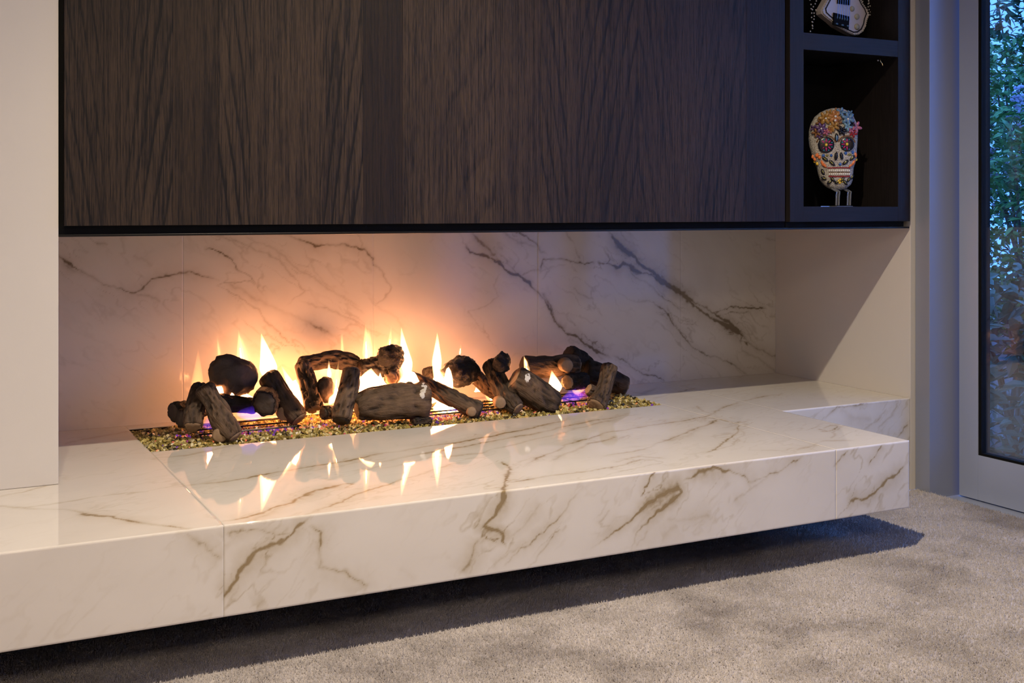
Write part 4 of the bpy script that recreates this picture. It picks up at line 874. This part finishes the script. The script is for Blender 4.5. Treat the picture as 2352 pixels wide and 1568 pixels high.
for dx in (-0.030, -0.018, 0.026, 0.038):
    bm = bmesh.new(); w = 0.006
    x = skull.location.x + dx
    pts_ = [(x - 0.004, SK_Y - 0.05, zb + 0.004), (x + 0.002, SK_Y - 0.045, zb + 0.035), (x + 0.010, SK_Y - 0.04, zb + 0.055), (x + 0.002, SK_Y - 0.02, zk + 0.006)]
    tube(bm, [Vector(p) - stand.location for p in pts_], 0.0035, 6)
    from_bm('prong', bm, M_ACRYL, stand)
bm = bmesh.new(); box(bm, -0.036, 0.044, -0.055, 0.03, 0.0, 0.0025, 0.0006); from_bm('foot_plate', bm, M_ACRYL, stand)

# ------------------------------------------------------------------ beaded guitar on the upper shelf
GT_Y = 0.13; g0 = at_Y(1955, 82, GT_Y)
gt = tag(empty('beaded_guitar', (g0.x, GT_Y, g0.z)), 'silver and white beaded electric guitar ornament on the upper display shelf', 'ornament')
outl = [(1897, -8), (1888, 8), (1879, 24), (1881, 33), (1890, 41), (1902, 50), (1915, 62), (1930, 70), (1943, 77), (1955, 82), (1966, 81), (1976, 74), (1982, 62), (1985, 48), (1990, 36), (1985, 24), (1976, 12), (1968, -4), (1963, -22), (1966, -42), (1978, -58), (1980, -74), (1968, -80), (1955, -70), (1940, -62), (1926, -66), (1910, -84), (1896, -84), (1893, -70), (1900, -48), (1902, -26)]
def plate(name, ol, y0, y1, mat, parent, org, bev=0.004):
    bm = bmesh.new(); f0 = [bm.verts.new(Vector((at_Y(x, y, GT_Y).x, y0, at_Y(x, y, GT_Y).z)) - org) for x, y in ol]; f1 = [bm.verts.new(Vector((v.co.x, y1 - org.y, v.co.z))) for v in f0]
    fa = bm.faces.new(f0); fb = bm.faces.new(f1[::-1]); k = len(ol)
    for i in range(k): bm.faces.new((f0[(i + 1) % k], f0[i], f1[i], f1[(i + 1) % k]))
    bmesh.ops.recalc_face_normals(bm, faces=bm.faces[:])
    if bev: bmesh.ops.bevel(bm, geom=[e for e in bm.edges if abs(e.verts[0].co.y - e.verts[1].co.y) < 1e-6], offset=bev, segments=2, affect='EDGES')
    return from_bm(name, bm, mat, parent)
GO = gt.location
plate('body', outl, GT_Y - 0.018, GT_Y + 0.018, colour('guitar_white', (0.62, 0.56, 0.54), 0.35), gt, GO)
gs = lambda px, py, out=0.0: Vector((at_Y(px, py, GT_Y).x, GT_Y - 0.018 - out, at_Y(px, py, GT_Y).z))
K = len(outl); cxg = np.mean([p[0] for p in outl]); cyg = np.mean([p[1] for p in outl])
def along(ol, step):
    o = []
    for i in range(len(ol)):
        (x0, y0), (x1, y1) = ol[i], ol[(i + 1) % len(ol)]; L = math.hypot(x1 - x0, y1 - y0)
        for t in np.arange(0, L, step): o.append((x0 + (x1 - x0) * t / L, y0 + (y1 - y0) * t / L))
    return o
inner = [(cxg + (x - cxg) * .84, cyg + (y - cyg) * .92) for x, y in outl]
beads('edge_beads', [(x, y, 2.0, 2.0, 0, .003) for x, y in along([(cxg + (x - cxg) * .95, cyg + (y - cyg) * .975) for x, y in outl], 5)], BC['silver'], gt, GO, gs)
beads('inlay_line', [(x, y, 2.0, 2.0, 0, .002) for x, y in along(inner, 2.5)], BC['black'], gt, GO, gs)
plate('bridge', [(1905, 31), (1941, 40), (1939, 70), (1903, 58)], GT_Y - 0.026, GT_Y - 0.0175, M_BLACK, gt, GO, .002)
beads('bridge_pins', [(1912 + i * 5.6, 42.5 + i * 1.3, 2.1, 3.6, .1, .003, .009) for i in range(5)] + [(1911, 57, 4.5, 2.6, .1, .003, .009), (1924, 60, 5, 2.6, .1, .003, .009), (1936, 62, 4, 2.6, .1, .003, .009)], BC['steel'], gt, GO, gs)
bm = bmesh.new()
for i in range(6):
    a = gs(1912 + i * 5.4, 41 + i * 1.2, .010) - GO; b = gs(1924 + i * 3.0, -190, .010) - GO; tube(bm, [a, b], 0.0008, 5)
from_bm('strings', bm, colour('string_blue', (0.20, 0.27, 0.45), 0.25, 0.7), gt)
for x, y, r in ((1949, 22, 6.5), (1960, 40, 7), (1960, 63, 7.5)):
    k_ = beads('knob', [(x, y, r, r, 0, .007, .001)], BC['pearl'], gt, GO, gs, 3)
plate('pickup', [(1915, -12), (1944, -8), (1943, 14), (1914, 10)], GT_Y - 0.024, GT_Y - 0.0175, M_BLACK, gt, GO, .002)
plate('neck', [(1921, -66), (1945, -62), (1942, -170), (1924, -170)], GT_Y - 0.024, GT_Y - 0.006, M_BLACKGLOSS, gt, GO, .002)
plate('headstock', [(1924, -170), (1942, -170), (1952, -180), (1950, -204), (1934, -212), (1920, -202), (1918, -182)], GT_Y - 0.020, GT_Y - 0.004, M_BEAD, gt, GO, .002)
fr_ = []
for x0, y0, x1, y1, c_ in ((1873, -60, 1876, 2, 9), (1876, 2, 1866, 22, 4), (1873, 23, 1864, 72, 8), (1860, -50, 1866, 60, 12), (1984, -50, 1998, 22, 12), (1992, -40, 2001, 34, 12), (1975, -30, 1986, 30, 10)):
    fr_ += [(x0 + (x1 - x0) * t + random.uniform(-2, 2), y0 + (y1 - y0) * t, 1.9, 2.1, 0, .0028, -.020) for t in np.linspace(0, 1, c_)]
beads('bead_fringe', fr_, BC['silver'], gt, GO, gs)
hk = empty('brass_hook', at_Y(2022, 138, 0.02)); tag(hk, 'tiny brass hook under the right end of the shelf board above the skull', 'hook')
bm = bmesh.new(); tube(bm, [(0, 0, 0.01), (0, 0, -0.004), (0.006, -0.004, -0.014), (0.004, -0.008, -0.022)], 0.002, 8); from_bm('wire', bm, colour('brass', (0.75, 0.55, 0.25), 0.2, 1.0), hk, True)
bm = bmesh.new(); blob(bm, Vector((-0.012, 0, -0.002)), .003, .003, 0, .003, 2); from_bm('screw', bm, BC['silver'], hk, True)

# ------------------------------------------------------------------ garden beyond the glass
n = N('terrace_stone'); co = coord(n)
struct(box_obj('floor_terrace', DX + 0.26, 14, -8, 9, -0.3, -0.12, n.princ(Base_Color=n.mix(n.noise(co, 6), (0.10, 0.09, 0.08), (0.17, 0.16, 0.14)), Roughness=0.8)), 'dark garden ground outside the glass door')
def leafmat(name, c0, c1):
    n = N(name); r = n.n('ObjectInfo').outputs['Random']; a = n.n('Attribute', attribute_name='tint', attribute_type='GEOMETRY').outputs['Fac']
    return n.princ(Base_Color=n.mix(n.math('FRACT', n.math('ADD', r, a)), c0, c1), Roughness=0.38, Subsurface_Weight=0.0)
M_LEAF = leafmat('leaf_green', (0.035, 0.15, 0.04), (0.17, 0.36, 0.09)); M_LEAFB = leafmat('leaf_grey_green', (0.03, 0.10, 0.06), (0.13, 0.23, 0.15)); M_DARKLEAF = leafmat('leaf_dark', (0.012, 0.05, 0.018), (0.05, 0.13, 0.05))
M_LILAC = leafmat('lilac_blossom', (0.45, 0.36, 0.60), (0.72, 0.66, 0.80)); M_STEM = simple('stem', (0.10, 0.07, 0.04), 0.8)
LV = np.array([(0, 0, 0), (-.17, .25, .03), (0, .28, -.02), (.17, .25, .03), (-.20, .55, .02), (0, .58, -.05), (.20, .55, .02), (0, 1.0, -.14)])
LF = [(0, 2, 1), (0, 3, 2), (1, 2, 5, 4), (2, 3, 6, 5), (4, 5, 7), (5, 6, 7)]
leaf_me = bpy.data.meshes.new('leaf'); leaf_me.from_pydata(LV.tolist(), [], LF); leaf_me.materials.append(M_LEAF)
leaf_meb = bpy.data.meshes.new('leaf'); leaf_meb.from_pydata(LV.tolist(), [], LF); leaf_meb.materials.append(M_LEAFB)
def rot_rand(r, droop):
    return Matrix.Rotation(r.uniform(0, 6.28), 3, 'Z') @ Matrix.Rotation(r.uniform(-.6, 1.0) - droop, 3, 'X') @ Matrix.Rotation(r.uniform(-.7, .7), 3, 'Y')
def shrub(name, label, c, rad, n_obj, n_bulk, size, me, bulkmat, blossoms=0, toward=(-1, -.8, .1), cat='shrub'):
    r = random.Random(int(c[0] * 100 + c[1] * 10 + n_bulk)); root = tag(empty(name, (c[0], c[1], -0.12)), label, cat, 'garden plants outside the door')
    loc = Vector(root.location); tw = Vector(toward).normalized()
    def pt(shell):
        while True:
            d = Vector((r.gauss(0, 1), r.gauss(0, 1), r.gauss(0, 1))).normalized()
            if shell and d.dot(tw) < 0.25: continue
            k = r.uniform(.93, 1.06) if shell else r.uniform(.2, 1.0) ** .5
            p = Vector((c[0] + d.x * rad[0] * k, c[1] + d.y * rad[1] * k, c[2] + d.z * rad[2] * k))
            if p.z > -0.08: return p
    for i in range(n_obj):
        o = bpy.data.objects.new('leaf', me); C.objects.link(o); o.parent = root; s = size * r.uniform(.7, 1.25)
        o.matrix_local = Matrix.Translation(pt(True) - loc) @ rot_rand(r, .3).to_4x4() @ Matrix.Scale(s, 4)
    vs2 = []; fs = []; ti = []
    for i in range(n_bulk):
        p = pt(i % 3 == 0) - loc; R = np.array(rot_rand(r, .3)) * size * r.uniform(.7, 1.2); b = len(vs2)
        vs2 += (LV @ R.T + np.array(p)).tolist(); fs += [tuple(q + b for q in f) for f in LF]; ti += [r.random()] * 8
    m2 = bpy.data.meshes.new('foliage'); m2.from_pydata(vs2, [], fs); a = m2.attributes.new('tint', 'FLOAT', 'POINT'); a.data.foreach_set('value', ti)
    tag(link('foliage', m2, bulkmat, root), None, None, None, 'stuff')
    bm = bmesh.new()
    for i in range(5):
        e = Vector((r.uniform(-.5, .5) * rad[0], r.uniform(-.5, .5) * rad[1], c[2] + rad[2] * .5 - loc.z)); tube(bm, [Vector((r.uniform(-.05, .05), r.uniform(-.05, .05), 0)), e * .5 + Vector((.03, 0, .1)), e], [.016, .011, .006], 6)
    from_bm('stems', bm, M_STEM, root)
    for i in range(blossoms):
        p = pt(True) - loc; bm = bmesh.new()
        for k in range(26):
            q = Vector((r.gauss(0, .022), r.gauss(0, .022), r.gauss(0, .045)))
            blob(bm, q, .013, .011, r.uniform(0, 3), .012, 1)
        o = from_bm('blossom', bm, M_LILAC, root); o.location = p
    return root
shrub('garden_shrub', 'low shrub with large grey green leaves outside the foot of the glass door', (4.75, 0.62, 0.30), (0.62, 0.62, 0.50), 110, 1300, 0.105, leaf_meb, M_LEAFB)
shrub('garden_shrub', 'bushy green shrub behind the low grey green one beyond the glass', (5.55, 1.25, 0.95), (0.75, 0.75, 0.68), 170, 5200, 0.064, leaf_me, M_LEAF)
shrub('flowering_shrub', 'shrub with pale lilac blossom high in the glass door', (6.2, 1.75, 1.62), (0.8, 0.8, 0.50), 60, 4200, 0.060, leaf_me, M_LEAF, 26)
shrub('garden_tree', 'dark leafy tree crown at the top of the glass door', (8.2, 3.2, 2.6), (1.8, 1.8, 1.1), 20, 6000, 0.11, leaf_me, M_DARKLEAF, cat='tree')
shrub('garden_hedge', 'dark hedge far behind the flowering shrub', (9.0, 2.6, 0.9), (1.6, 2.6, 1.2), 10, 7000, 0.11, leaf_me, M_DARKLEAF, cat='hedge')

shrub('garden_hedge', 'low dark hedge beside the terrace further along the glass doors', (7.2, -2.6, 0.25), (0.6, 2.2, 0.55), 0, 4000, 0.11, leaf_me, M_DARKLEAF, cat='hedge')

# ------------------------------------------------------------------ carpet pile: short tufts standing on the carpet
kt = 330000
tx = rng.uniform(-0.3, 3.415, kt); ty = rng.uniform(-2.25, -0.01, kt)
keep = ty > -0.80 - 0.56 * (tx - 0.1); tx, ty = tx[keep], ty[keep]; kt = len(tx)
hgt = rng.uniform(0.005, 0.010, kt); ang = rng.uniform(0, 2 * math.pi, kt); ln = rng.normal(0, 0.0022, (kt, 2)); wd = rng.uniform(0.0014, 0.0024, kt)
V = np.zeros((kt, 4, 3)); 
for j in range(3):
    V[:, j, 0] = tx + wd * np.cos(ang + j * 2.094); V[:, j, 1] = ty + wd * np.sin(ang + j * 2.094); V[:, j, 2] = 0.0002
V[:, 3, 0] = tx + ln[:, 0]; V[:, 3, 1] = ty + ln[:, 1]; V[:, 3, 2] = hgt
Fi = (np.array([(0, 1, 3), (1, 2, 3), (2, 0, 3)])[None] + (np.arange(kt) * 4)[:, None, None]).reshape(-1)
me = bpy.data.meshes.new('carpet_pile'); me.vertices.add(kt * 4); me.vertices.foreach_set('co', V.ravel().astype(np.float32))
me.loops.add(kt * 9); me.loops.foreach_set('vertex_index', Fi.astype(np.int32)); me.polygons.add(kt * 3); me.polygons.foreach_set('loop_start', (np.arange(kt * 3) * 3).astype(np.int32))
me.update(calc_edges=True)
pile = link('carpet_pile', me, M_CARPET, bpy.data.objects['floor']); tag(pile, None, None, None, 'stuff')
